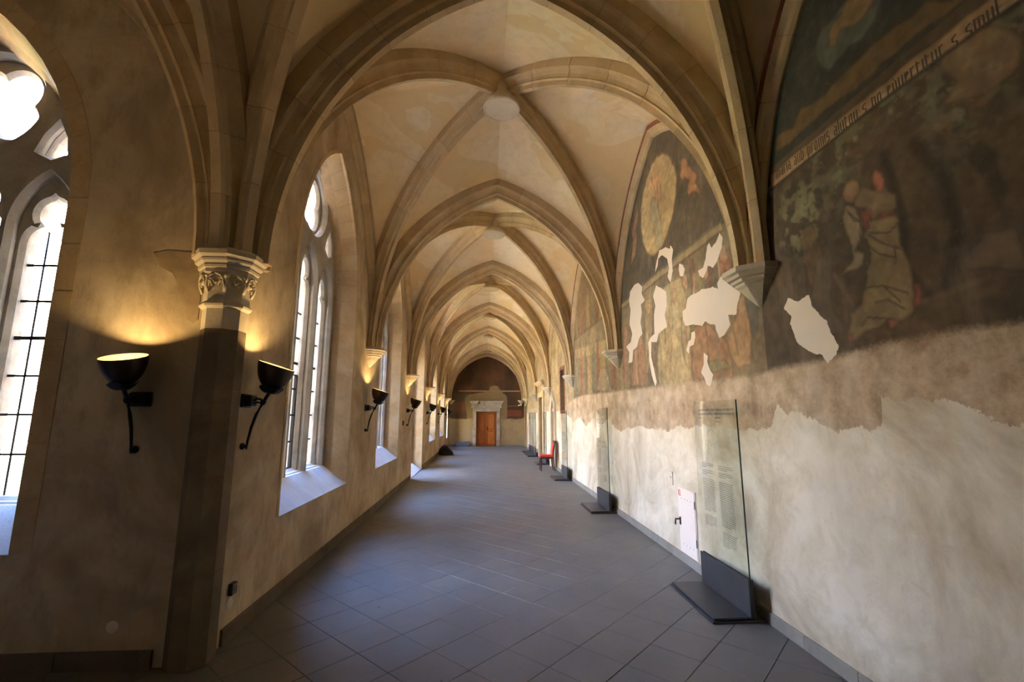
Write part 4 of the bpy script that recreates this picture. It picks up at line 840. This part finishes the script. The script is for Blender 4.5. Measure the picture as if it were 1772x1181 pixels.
# ---------------------------------------------------------------- floor of diagonal slate tiles
floor = struct(mesh('floor', [(-10.7, YB, -.006), (XR, YB, -.006), (XR, YF, -.006), (-2.9, YF, -.006), (-2.9, YC+.1, -.006), (-10.7, YC+.1, -.006)], [(0, 1, 2, 3, 4, 5)], JOINT))
D = .2785; OX, OY = .205, 4.345; tl = []
def clip_poly(poly, a, b, c):      # keep a*x+b*y <= c
    out = []
    for i in range(len(poly)):
        p, q = poly[i], poly[(i+1) % len(poly)]; dp, dq = a*p[0]+b*p[1]-c, a*q[0]+b*q[1]-c
        if dp <= 0: out.append(p)
        if dp*dq < 0: t_ = dp/(dp-dq); out.append((p[0]+(q[0]-p[0])*t_, p[1]+(q[1]-p[1])*t_))
    return out
for i in range(-45, 14):
    for j in range(-22, 90):
        if (i+j) % 2 == 0: continue
        cx_, cy_ = OX+i*D, OY+j*D; r = D-.0026
        base = [(cx_+r, cy_), (cx_, cy_+r), (cx_-r, cy_), (cx_, cy_-r)]
        cells = [((-1, 0, 2.0), (1, 0, 2.46), (0, -1, .64), (0, 1, 27.18))] if cx_ > -2.0-D else []
        if cx_ < -2.0+D: cells.append(((1, 0, -2.0), (-1, 0, 10.6), (0, -1, .64), (0, 1, 3.66)))
        for cc in cells:
            pl = base
            for a, b, c in cc:
                pl = clip_poly(pl, a, b, c)
                if len(pl) < 3: break
            if len(pl) >= 3: tl.append((cx_, cy_, pl))
def tile_mb(pl, mb, cx_=0, cy_=0, dz=0):
    n = len(pl); mx = sum(p[0] for p in pl)/n; my = sum(p[1] for p in pl)/n
    q = [(p[0]+(mx-p[0])*.008, p[1]+(my-p[1])*.008) for p in pl]
    mb.loft([[(p[0]-cx_, p[1]-cy_, -.006) for p in pl], [(p[0]-cx_, p[1]-cy_, -.002+dz) for p in pl], [(p[0]-cx_, p[1]-cy_, dz) for p in q]], True, False)
    k = len(mb.V); mb.F.append(tuple(range(k-n, k)))
tl.sort(key=lambda t: (0 if (t[0] > -2.2 and t[1] > 2.0) else 50)+math.hypot(t[0]*.6, t[1]))
rest = MB(); full = None
for k, (cx_, cy_, pl) in enumerate(tl):
    dz = rng.uniform(0, .0015)
    if k < 292:
        if len(pl) == 4 and full is not None and abs(pl[0][0]-cx_-(D-.0026)) < 1e-6 and abs(pl[2][0]-cx_+(D-.0026)) < 1e-6 and abs(pl[1][1]-cy_-(D-.0026)) < 1e-6:
            o = link('tile', full, floor)
        else:
            mb = MB(); tile_mb(pl, mb, cx_, cy_); o = mb.obj('tile', FLOOR, floor)
            if len(pl) == 4 and full is None and abs(pl[0][0]-cx_-(D-.0026)) < 1e-6 and abs(pl[2][0]-cx_+(D-.0026)) < 1e-6: full = o.data
        o.location = (cx_, cy_, dz)
    else: tile_mb(pl, rest, 0, 0, dz)
ro = rest.obj('tile', FLOOR, floor); ro['kind'] = 'stuff'
# ---------------------------------------------------------------- plinths
def plinth(name, pts, z=.10, t=.022, step=.56, mat=None):
    e = sempty(name)
    for (xa_, ya_, xb_, yb_, nx_, ny_) in pts:
        L = math.hypot(xb_-xa_, yb_-ya_); k = 0; s_ = 0; ux, uy = (xb_-xa_)/L, (yb_-ya_)/L
        while s_ < L-.01:
            w = min(step*rng.uniform(.82, 1.2), L-s_); a, b = s_+.003, s_+w-.003
            c = [(xa_+ux*a, ya_+uy*a), (xa_+ux*b, ya_+uy*b)]; tt = t+rng.uniform(-.003, .003)
            if w > .03:
                ring = lambda d, z_: [(c[0][0], c[0][1], z_), (c[1][0], c[1][1], z_), (c[1][0]+nx_*d, c[1][1]+ny_*d, z_), (c[0][0]+nx_*d, c[0][1]+ny_*d, z_)]
                MB().loft([ring(tt, 0), ring(tt, z-.008), ring(tt-.007, z)], True, True).obj('plinth_stone', mat or BASEST, e)
            s_ += w
    return e
plinth('baseboard_right', [(XR, YB, XR, 15.33, -1, 0), (XR, 16.57, XR, 18.27, -1, 0), (XR, 19.97, XR, 25.4, -1, 0)])
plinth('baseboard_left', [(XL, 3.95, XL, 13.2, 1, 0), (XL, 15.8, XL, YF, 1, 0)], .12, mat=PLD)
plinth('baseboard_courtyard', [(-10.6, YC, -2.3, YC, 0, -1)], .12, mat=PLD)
plinth('baseboard_far', [(XL, YF, -.6, YF, 0, -1), (1.08, YF, XR, YF, 0, -1)], .10)
# ---------------------------------------------------------------- courtyard outside
fc = MB()
for (x0, y0, x1, y1) in ((-24, 4.5, -24, 40), (-24, 38, -2.9, 38)):
    fc.box(min(x0, x1)-.3, max(x0, x1), y0 if x0 == x1 else 38, y1 if x0 == x1 else 38.4, -.35, 8.5)
struct(fc.obj('wall_opposite', GRAVEL))
struct(mesh('ground', [(-60, -40, -.35), (40, -40, -.35), (40, 60, -.35), (-60, 60, -.35)], [(0, 1, 2, 3)], GRAVEL))
lawn = mesh('lawn', [(-23, 9, -.33), (-9.5, 9, -.33), (-9.5, 36, -.33), (-23, 36, -.33)], [(0, 1, 2, 3)], GRASS)
lawn['kind'] = 'stuff'; lawn['label'] = 'green grass lawn of the courtyard seen pale through the near left window'; lawn['category'] = 'grass'
# ============================================================ THINGS
# ---- wall sconces: local +X out of the wall, z up, origin on the wall at plate height
def make_sconce(label):
    t = thing('wall_sconce', label, 'lamp', group='bronze bowl sconces along the courtyard walls')
    MB().bbox(0, .022, -.075, .075, -.055, .055, .004).bbox(.022, .075, -.055, .055, -.045, .045, .006).obj('wall_plate', IRON, t)
    MB().tube([(.07, 0, .0), (.10, 0, .018), (.13, 0, .012), (.15, 0, -.012)], .010).tube([(.07, 0, -.022), (.10, 0, -.012), (.13, 0, -.018), (.148, 0, -.03)], .008).obj('bracket_arm', IRON, t)
    st = MB(); pts = [(.045, 0, -.40), (.052, 0, -.33), (.072, 0, -.22), (.105, 0, -.11), (.148, 0, -.015), (.185, 0, .05), (.21, 0, .09)]
    st.tube(pts, [.007, .010, .0115, .0125, .0135, .0145, .015], 10); st.lathe([(.02, -.02), (.024, 0), (.02, .02)], 10, Matrix.Translation((.15, 0, -.012)) @ Matrix.Rotation(.55, 4, 'Y'), True)
    st.obj('stem', IRON, t, True)
    f = MB().lathe([(.001, 0), (.026, .003), (.03, .015), (.022, .028), (.012, .034), (.012, .05)], 14, Matrix.Translation((0, 0, -.375)) @ Matrix.Rotation(math.pi/2, 4, 'Y')); f.obj('foot', IRON, t, True)
    A = Matrix.Translation((.205, 0, .085)) @ Matrix.Rotation(math.radians(9), 4, 'Y')
    n = 36; H = .222; R = .148
    def bowl(k, inner):
        rings = []
        for i in range(13):
            q = i/12; ring = []
            for j in range(n):
                a = 2*math.pi*j/n; top = H-.024*math.cos(a)
                h = top*(1-math.cos(q*math.pi/2*.98)); r = R*math.sin(min(1, h/(H*1.12))**.55*math.pi/2)*(1.0)-inner
                ring.append(A @ Vector((max(.001, r)*math.cos(a), max(.001, r)*math.sin(a), h+(inner if i < 12 else 0))))
            rings.append(ring)
        return rings
    o_, i_ = bowl(0, 0), bowl(0, .005)
    b = MB().loft(o_, True, False); b.loft([o_[-1], i_[-1]], True, False); b.obj('bowl', BRONZE, t, True)
    MB().loft(i_, True, False).obj('bowl_lining', BOWLIN, t, True)
    c = []
    for i in range(5):
        q = i/4; ring = []
        for j in range(30):
            a = 2*math.pi*j/30; r = .016+q*.078; h = -.022+.052*q*q+(.020*max(0, math.cos(a*3))**.5*q-.012*q if True else 0)
            ring.append(A @ Vector((r*math.cos(a), r*math.sin(a), h)))
        c.append(ring)
    c2 = [[p+(A.to_3x3() @ Vector((0, 0, -.005))) for p in r] for r in c]
    MB().loft(c, True).loft(c2, True).loft([c[-1], c2[-1]], True).obj('leaf_cup', IRON, t, True)
    MB().lathe([(.001, .02), (.012, .022), (.014, .06), (.010, .07), (.001, .075)], 10, A).obj('bulb', BULB, t, True)
    return t, A
def lamp_light(loc, rz, A):
    d = bpy.data.lights.new('sconce_light', 'AREA'); d.shape = 'DISK'; d.size = .075; d.energy = LAMP_W; d.color = (1.0, .68, .30)
    o = bpy.data.objects.new('sconce_light', d); COL.objects.link(o)
    o.matrix_world = Matrix.Translation(loc) @ Matrix.Rotation(rz, 4, 'Z') @ A @ Matrix.Translation((0, 0, .145)) @ Matrix.Rotation(math.pi-.15, 4, 'Y')
LAMP_W = 9
s0, SA = make_sconce('bronze bowl wall lamp left of the octagonal corner pier, lit, nearest the big left window')
spots = [((-2.60, YC, 1.875), -math.pi/2, None),
 ((XL, 4.00, 1.875), 0, 'bronze bowl wall lamp just right of the octagonal corner pier, lit'),
 ((XL, 8.03, 1.885), 0, 'bronze bowl wall lamp under the first corbel beyond the second window from the camera'),
 ((XL, 12.32, 1.885), 0, 'bronze bowl wall lamp beside the tall doorway recess in the left wall, near side'),
 ((XL, 16.62, 1.855), 0, 'bronze bowl wall lamp just past the doorway recess, third from last on left wall'),
 ((XL, 20.85, 1.83), 0, 'bronze bowl wall lamp second from last, between the two far windows'),
 ((XL, 25.10, 1.80), 0, 'smallest bronze bowl wall lamp, farthest down the corridor above the backpack')]
for k, (loc, rz, lab) in enumerate(spots):
    s = s0 if k == 0 else copy_tree(s0)
    if lab: s['label'] = lab
    s.location = loc; s.rotation_euler = (0, 0, rz); lamp_light(loc, rz, SA)
# ---- text helper: flat lettering, readable from the corridor
def text_mesh(name, body, size, M, mat, parent, spacing=1.0):
    cu = bpy.data.curves.new(name, 'FONT'); cu.body = body; cu.size = size; cu.space_line = spacing; cu.resolution_u = 2; cu.offset = size*.03
    tmp = bpy.data.objects.new(name, cu); COL.objects.link(tmp); dg = bpy.context.evaluated_depsgraph_get()
    me = bpy.data.meshes.new_from_object(tmp.evaluated_get(dg)); bpy.data.objects.remove(tmp)
    me.transform(M); me.materials.clear(); return link(name, me, parent, mat)
FACE = lambda x, y, z: Matrix(((0, 0, -1, x), (-1, 0, 0, y), (0, 1, 0, z), (0, 0, 0, 1)))   # u=-Y, v=Z, normal -X
def body_lines(mb, x, u0, u1, zs_, dz, n, seed, yb):
    dz *= 1.0; r = random.Random(seed); z = zs_
    for i in range(n):
        u = u0; end = u1-(r.random()*.02 if i < n-1 else (u1-u0)*r.uniform(.2, .7))
        while u < end:
            w = min(r.uniform(.008, .026), end-u); h = .0085
            mb.add([(x, yb-u, z), (x, yb-u-w, z), (x, yb-u-w, z+h*.62), (x, yb-u, z+h*.62)], [(0, 1, 2, 3)])
            if r.random() < .6: mb.add([(x, yb-u-w*.3, z), (x, yb-u-w*.3-.0016, z), (x, yb-u-w*.3-.0016, z+h), (x, yb-u-w*.3, z+h)], [(0, 1, 2, 3)])
            u += w+.0045
        z -= dz
def make_stand(label, yfar, text, L=.86):
    """glass sheet held by a steel L-profile; origin on the floor at the wall end of the glass, far edge at yfar"""
    t = thing('glass_text_panel', label, 'panel', (XR, yfar, 0), group='free standing glass text panels along the right wall')
    gx = -.14
    MB().box(gx-.006, gx+.006, -L, 0, .30, 1.90).obj('glass_sheet', SHEET, t)
    MB().box(gx-.0062, gx+.0062, -L-.0015, -L+.0015, .30, 1.90).obj('glass_edge', EDGE, t)
    MB().bbox(gx-.022, gx-.007, -L-.012, .012, .045, .345, .003).bbox(gx+.007, gx+.022, -L-.012, .012, .045, .345, .003).bbox(gx-.019, gx+.019, -L-.010, .010, .03, .30, .003).obj('upright_plate', STEEL, t)
    MB().bbox(-.50, -.005, -L-.012, .012, .0, .022, .003).obj('base_plate', STEEL, t)
    MB().bbox(-.485, gx-.022, -L-.004, .004, .028, .046, .003).box(-.47, gx-.03, -L+.01, -.01, .02, .03).obj('cover_plate', STEEL, t)
    for y in (-.1, -L+.1):
        for z in (.12, .27): MB().lathe([(.001, 0), (.007, 0), (.006, .003), (.001, .0035)], 8, Matrix.Translation((gx-.022, y, z)) @ Matrix.Rotation(-math.pi/2, 4, 'Y')).obj('bolt', STEEL, t)
    if text:
        x = gx-.0068; p = MB()
        body_lines(p, x, .13, .37, 1.26, .0175, 3, 1, 0); body_lines(p, x, .13, .37, 1.19, .0175, 3, 2, 0); body_lines(p, x, .13, .37, 1.105, .0175, 19, 3, 0); body_lines(p, x, .13, .37, .74, .0175, 6, 4, 0)
        body_lines(p, x, .46, .72, 1.26, .0175, 3, 5, 0); body_lines(p, x, .46, .72, 1.19, .0175, 3, 6, 0); body_lines(p, x, .46, .72, 1.105, .0175, 24, 7, 0); body_lines(p, x, .46, .72, .64, .0175, 8, 8, 0)
        p.obj('body_text', PRINT, t)['kind'] = 'stuff'
        if text == 1:
            text_mesh('title', 'ZÁZRAČNÉ VIDĚNÍ CÍSAŘE\nAUGUSTA NA KAPITOLU', .0265, FACE(x, -.13, 1.80), PRINT, t, 1.5)
            text_mesh('title', 'THE MIRACULOUS VISION OF\nEMPEROR AUGUSTUS ON THE\nCAPITOL', .0265, FACE(x, -.46, 1.80), PRINT, t, 1.5)
            text_mesh('number', '1.', .03, FACE(x, -.04, 1.775), PRINT, t)
            q = MB(); body_lines(q, x, .13, .29, 1.725, .02, 1, 9, 0); body_lines(q, x, .46, .68, 1.69, .02, 1, 10, 0); q.obj('subtitle', PRINT, t)['kind'] = 'stuff'
        else:
            q = MB(); 
            for u in (.13, .46):
                for z in (1.80, 1.765, 1.68, 1.66, 1.60, 1.54): body_lines(q, x, u, u+.2, z, .0175, 1, int(u*100+z*100), 0); body_lines(q, x, u, u+.2, z+.008, .0175, 1, int(u*70+z*100), 0)
            q.obj('title', PRINT, t)['kind'] = 'stuff'
        # faint line drawing of the fresco: crowned head over a seated figure
        g = MB(); r = random.Random(5)
        def stroke(pts, w=.0035):
            for a, b_ in zip(pts, pts[1:]):
                du, dz = b_[0]-a[0], b_[1]-a[1]; L_ = math.hypot(du, dz) or 1; nx_, nz = -dz/L_*w/2, du/L_*w/2
                g.add([(x, -(a[0]+nx_), a[1]+nz), (x, -(b_[0]+nx_), b_[1]+nz), (x, -(b_[0]-nx_), b_[1]-nz), (x, -(a[0]-nx_), a[1]-nz)], [(0, 1, 2, 3)])
        for k in range(26):
            a = math.pi*(k/25)-.1; stroke([(.36+.07*math.cos(a)+r.gauss(0, .006), 1.56+.05*math.sin(a)+r.gauss(0, .008)) for a in (a, a+.35, a+.6)])
            u, z = .28+r.random()*.24, 1.34+r.random()*.11; stroke([(u, z), (u+r.gauss(0, .02), z+.03), (u+r.gauss(0, .03), z+.06)])
        for k in range(12): u = .30+r.random()*.12; z = 1.46+r.random()*.08; stroke([(u, z), (u+.02, z-.02), (u+r.gauss(.01, .02), z-.05)])
        g.obj('line_drawing', PRINTG, t)['kind'] = 'stuff'
    return t
make_stand('nearest glass text panel in a black steel foot beside the white cabinet door', 4.95, 1)
make_stand('second glass text panel from the camera, dense dark text, before the second corbel', 9.36, 2)
st3 = make_stand('third glass text panel from the camera, standing just in front of the red chair', 13.55, 2)
fourth = make_stand('glass text panel half hidden behind the red chair, before the tall stone portal', 17.68, 0)
for y, lab in ((20.96, 'nearest of the three close-set far glass text panels beyond the stone portal'), (22.05, 'middle of the three close-set far glass text panels'), (23.15, 'rearmost of the three close-set far glass text panels near the corridor end')):
    c = copy_tree(fourth); c.location = (XR, y, 0); c['label'] = lab
# ---- red chair facing left
ch = thing('chair', 'red upholstered chair with dark wooden legs standing against the right wall', 'chair', (2.09, 15.12, 0), math.pi)
w = .21
# local +X = front of the seat (turned by pi so it faces the corridor)
MB().bbox(-.20, .23, -w, w, .43, .50, .02).obj('seat', RED, ch)
MB().box(-.20, .215, -w+.012, w-.012, .385, .432).obj('seat_frame', DWOOD, ch)
for x, y in ((.19, w-.03), (.19, -w+.03)):
    MB().loft([[(x-a, y-a, z), (x+a, y-a, z), (x+a, y+a, z), (x-a, y+a, z)] for a, z in ((.013, 0), (.018, .3), (.021, .44))], True, True).obj('leg', DWOOD, ch)
for s_ in (-1, 1):
    y = s_*(w-.025)
    MB().loft([[(x-a, y-.017, z), (x+a, y-.017, z), (x+a, y+.017, z), (x-a, y+.017, z)] for x, a, z in ((-.24, .014, 0), (-.205, .019, .25), (-.19, .022, .45), (-.20, .020, .62), (-.235, .017, .80), (-.275, .013, .92))], True, True).obj('leg', DWOOD, ch)
bk = MB(); rings = []
for x, z in ((-.185, .49), (-.19, .62), (-.22, .76), (-.248, .86)): rings.append([(x-.018, -w+.045, z), (x+.022, -w+.055, z), (x+.022, w-.055, z), (x-.018, w-.045, z)])
bk.loft(rings, True, True).obj('backrest', RED, ch)
MB().bbox(-.295, -.235, -w+.01, w-.01, .86, .945, .012).obj('top_rail', DWOOD, ch)
# ---- backpack with pink loops
bp = thing('backpack', 'black backpack with pink handle loops slumped on the floor by left wall', 'bag', (-1.66, 21.3, 0))
rings = []
for z, a, b_, dx in ((0, .30, .17, .02), (.05, .335, .20, .02), (.14, .32, .19, .0), (.26, .24, .16, -.03), (.36, .15, .12, -.05), (.43, .07, .07, -.05), (.45, .02, .02, -.05)):
    rings.append([(dx+a*math.copysign(abs(math.cos(q))**.8, math.cos(q))*(1+.05*math.sin(3*q+z*20)), b_*math.copysign(abs(math.sin(q))**.8, math.sin(q))*(1+.06*math.cos(2*q+z*30)), z) for q in [2*math.pi*k/20 for k in range(20)]])
MB().loft(rings, True, True).obj('body', PACK, bp, True)
MB().loft([[(x*s_+.02, -.19-d, z*s_+.03) for x, z in ((-.16, 0), (.16, 0), (.14, .16), (0, .2), (-.14, .16))] for d, s_ in ((0, 1), (.03, .95), (.04, .7))], True, True).obj('front_pocket', PACK, bp)
for k, (x, z) in enumerate(((-.13, .36), (-.05, .42))): MB().tube([(x+.07*math.cos(q), -.10+.02*k, z+.055*math.sin(q)) for q in [math.pi*1.9*i/14 for i in range(15)]], .012, 6).obj('handle_loop', PINK, bp, True)
MB().tube([(.1, -.2, .02), (.3, -.25, .012), (.42, -.18, .012), (.33, -.1, .02)], .010, 6).obj('strap', PACK, bp)
# ---- grey box at the far wall
gb = thing('floor_box', 'low grey metal box on the floor left of the far wooden door', 'box', (-1.10, 26.95, 0))
MB().bbox(-.39, .39, -.14, .14, .02, .27, .01).obj('body', GREYB, gb); MB().box(-.40, .40, -.15, .15, .27, .285).obj('lid', GREYB, gb)
for x in (-.33, .33): MB().box(x-.03, x+.03, -.10, .10, 0, .022).obj('foot', BLACKP, gb)
# ---- white cabinet door in right wall
cb = thing('wall_cabinet', 'white metal cabinet door with black lever set low in the right wall', 'cabinet', (XR, 5.57, .12))
MB().box(-.010, .0, -.235, .235, -.01, .745).obj('frame', WHITEM, cb)
dr = MB().bbox(-.018, -.009, -.222, .222, .0, .735, .003).obj('door', WHITEM, cb)
for z in (.10, .63):
    for i in range(4): MB().lathe([(.001, .0), (.005, 0), (.004, .003), (.001, .0035)], 8, Matrix.Translation((-.018, .12-i*.085, z)) @ Matrix.Rotation(-math.pi/2, 4, 'Y')).obj('rivet', GREYB, dr)
for z in (.14, .56): MB().tube([(-.018, -.226, z), (-.018, -.226, z+.085)], .006, 8).obj('hinge', GREYB, cb)
hd = MB().bbox(-.026, -.016, .165, .20, .31, .40, .002); hd.tube([(-.02, .185, .375), (-.06, .185, .375), (-.062, .215, .372), (-.062, .235, .33), (-.062, .235, .30)], .010, 8); hd.obj('lever_handle', BLACKP, cb)
sg = MB().box(-.0195, -.018, .135, .195, .655, .725).obj('sign', REDS, cb)
MB().box(-.0205, -.0194, .142, .166, .662, .718).obj('white_field', WSIGN, sg)
MB().lathe([(.001, 0), (.012, 0), (.012, .001), (.001, .001)], 12, Matrix.Translation((-.0196, .154, .70)) @ Matrix.Rotation(-math.pi/2, 4, 'Y')).obj('hose_reel_symbol', WSIGN, sg)
# ---- small plates
pl = thing('cover_plate', 'small pale square cover plate on right wall above white cabinet door', 'plate', (XR, 6.02, .95))
MB().bbox(-.010, 0, -.07, .07, -.085, .085, .003).obj('plate', DISC, pl)
MB().lathe([(.001, 0), (.009, 0), (.008, .004), (.001, .004)], 10, Matrix.Translation((-.010, -.02, .01)) @ Matrix.Rotation(-math.pi/2, 4, 'Y')).obj('keyhole', GREYB, pl)
so = thing('power_socket', 'small dark square power socket low on left wall right of corner pier', 'socket', (XL, 4.05, .385))
MB().bbox(0, .035, -.04, .04, -.045, .045, .004).obj('housing', BLACKP, so)
MB().bbox(.033, .038, -.030, .030, -.036, .036, .002).obj('face_plate', simple('brown_grey_plate', (.18, .15, .11), .6), so)
MB().lathe([(.02, .0), (.02, .003), (.017, .003), (.016, -.001), (.001, -.001)], 16, Matrix.Translation((.0385, 0, 0)) @ Matrix.Rotation(math.pi/2, 4, 'Y')).obj('socket_hole', BLACKP, so)
for loc, rz, lab in (((XL, 4.06, .27), 0, 'round pale blank cover on left wall directly under the dark socket'), ((-2.60, YC, .27), -math.pi/2, 'round pale blank cover low on the wall under the leftmost lamp')):
    dsc = thing('blank_cover', lab, 'cover', loc, rz); MB().lathe([(.001, .008), (.03, .007), (.040, .004), (.043, 0)], 24, Matrix.Rotation(math.pi/2, 4, 'Y')).obj('disc', DISC, dsc, True)
sw = thing('wall_switch', 'small dark switch box on left wall between the third window and the doorway', 'switch', (XL, 11.75, 1.57))
MB().bbox(0, .03, -.04, .04, -.06, .06, .004).obj('housing', BLACKP, sw); MB().bbox(.028, .036, -.018, .018, -.025, .025, .002).obj('rocker', GREYB, sw)
wc = thing('wall_camera', 'small white camera on the far wall right of the wooden door', 'camera', (2.27, YF, 2.38))
MB().bbox(-.04, .04, -.03, 0, -.05, .05, .005).obj('mount', WHITEM, wc)
MB().tube([(0, -.03, 0), (-.06, -.08, -.01), (-.16, -.13, -.02)], [.02, .035, .035], 10).obj('body', WHITEM, wc)
# ---- painted gothic inscription on the fresco band (flat lettering on the wall)
GL = {'i': [((0, 0), (0, 1))], 'n': [((0, 0), (0, 1)), ((0, 1), (.5, .9)), ((.5, .9), (.5, 0))], 'u': [((0, 1), (0, .1)), ((0, .1), (.5, 0)), ((.5, 0), (.5, 1))],
 'm': [((0, 0), (0, 1)), ((0, 1), (.45, .9)), ((.45, .9), (.45, 0)), ((.45, 1), (.9, .9)), ((.9, .9), (.9, 0))], 'o': [((0, .1), (0, .9)), ((0, .9), (.45, 1)), ((.45, .9), (.45, .1)), ((.45, .1), (0, 0))],
 'a': [((0, .1), (0, .5)), ((0, .5), (.45, .6)), ((0, 1), (.45, .9)), ((.45, .9), (.45, 0)), ((0, .1), (.45, 0))], 'r': [((0, 0), (0, 1)), ((0, .9), (.4, 1))], 's': [((.45, 1), (0, .85)), ((0, .85), (0, .55)), ((0, .55), (.45, .45)), ((.45, .45), (.45, .1)), ((.45, .1), (0, 0))],
 'l': [((0, 0), (0, 1.45))], 't': [((0, 0), (0, 1.2)), ((-.15, .95), (.35, .95)), ((0, 0), (.3, .05))], 'd': [((0, .1), (0, .9)), ((0, .1), (.45, 0)), ((.45, 0), (.45, .9)), ((.45, .9), (-.05, 1.4))], 'b': [((0, 0), (0, 1.45)), ((0, .95), (.45, .9)), ((.45, .9), (.45, .1)), ((.45, .1), (0, 0))],
 'e': [((0, .1), (0, .9)), ((0, .95), (.4, .9)), ((.4, .9), (0, .5)), ((0, .1), (.4, 0))], 'p': [((0, -.4), (0, 1)), ((0, 1), (.45, .9)), ((.45, .9), (.45, .1)), ((.45, .1), (0, 0))], 'c': [((0, .1), (0, .9)), ((0, .95), (.4, .95)), ((0, .05), (.4, 0))], 'h': [((0, 0), (0, 1.45)), ((0, .95), (.45, .9)), ((.45, .9), (.45, -.2))], 'v': [((0, 1), (0, .1)), ((0, .1), (.45, .3)), ((.45, .3), (.45, 1))]}
def gothic(text, y0, y1, z0, z1, hh, parent):
    mb = MB(); u = 0; out = []
    for chx in text:
        if chx == ' ': u += .7; continue
        g = GL[chx]; wd = max(max(a[0], b_[0]) for a, b_ in g)
        for a, b_ in g: out.append(((u+a[0], a[1]), (u+b_[0], b_[1])))
        u += wd+.42
    s = (y0-y1)/u
    for a, b_ in out:
        du, dv = b_[0]-a[0], b_[1]-a[1]; L_ = math.hypot(du, dv) or 1; wv = .11 if abs(dv) > abs(du) else .06; nx_, nz = -dv/L_*wv, du/L_*wv; e_ = .06
        q = [(a[0]+nx_-du/L_*e_, a[1]+nz), (a[0]-nx_, a[1]-nz-dv/L_*e_), (b_[0]-nx_+du/L_*e_, b_[1]-nz), (b_[0]+nx_, b_[1]+nz+dv/L_*e_)]
        mb.add([(XR-.0015, y0-uu*s, z0+(z1-z0)*(uu/u)+vv*hh) for uu, vv in q], [(0, 1, 2, 3)])
    o = mb.obj('painted_inscription', INK, parent); return o
gothic('maria aub promis alutou s no eduertitur s smul', 3.43, 1.74, 3.735, 3.655, .072, wall_right)
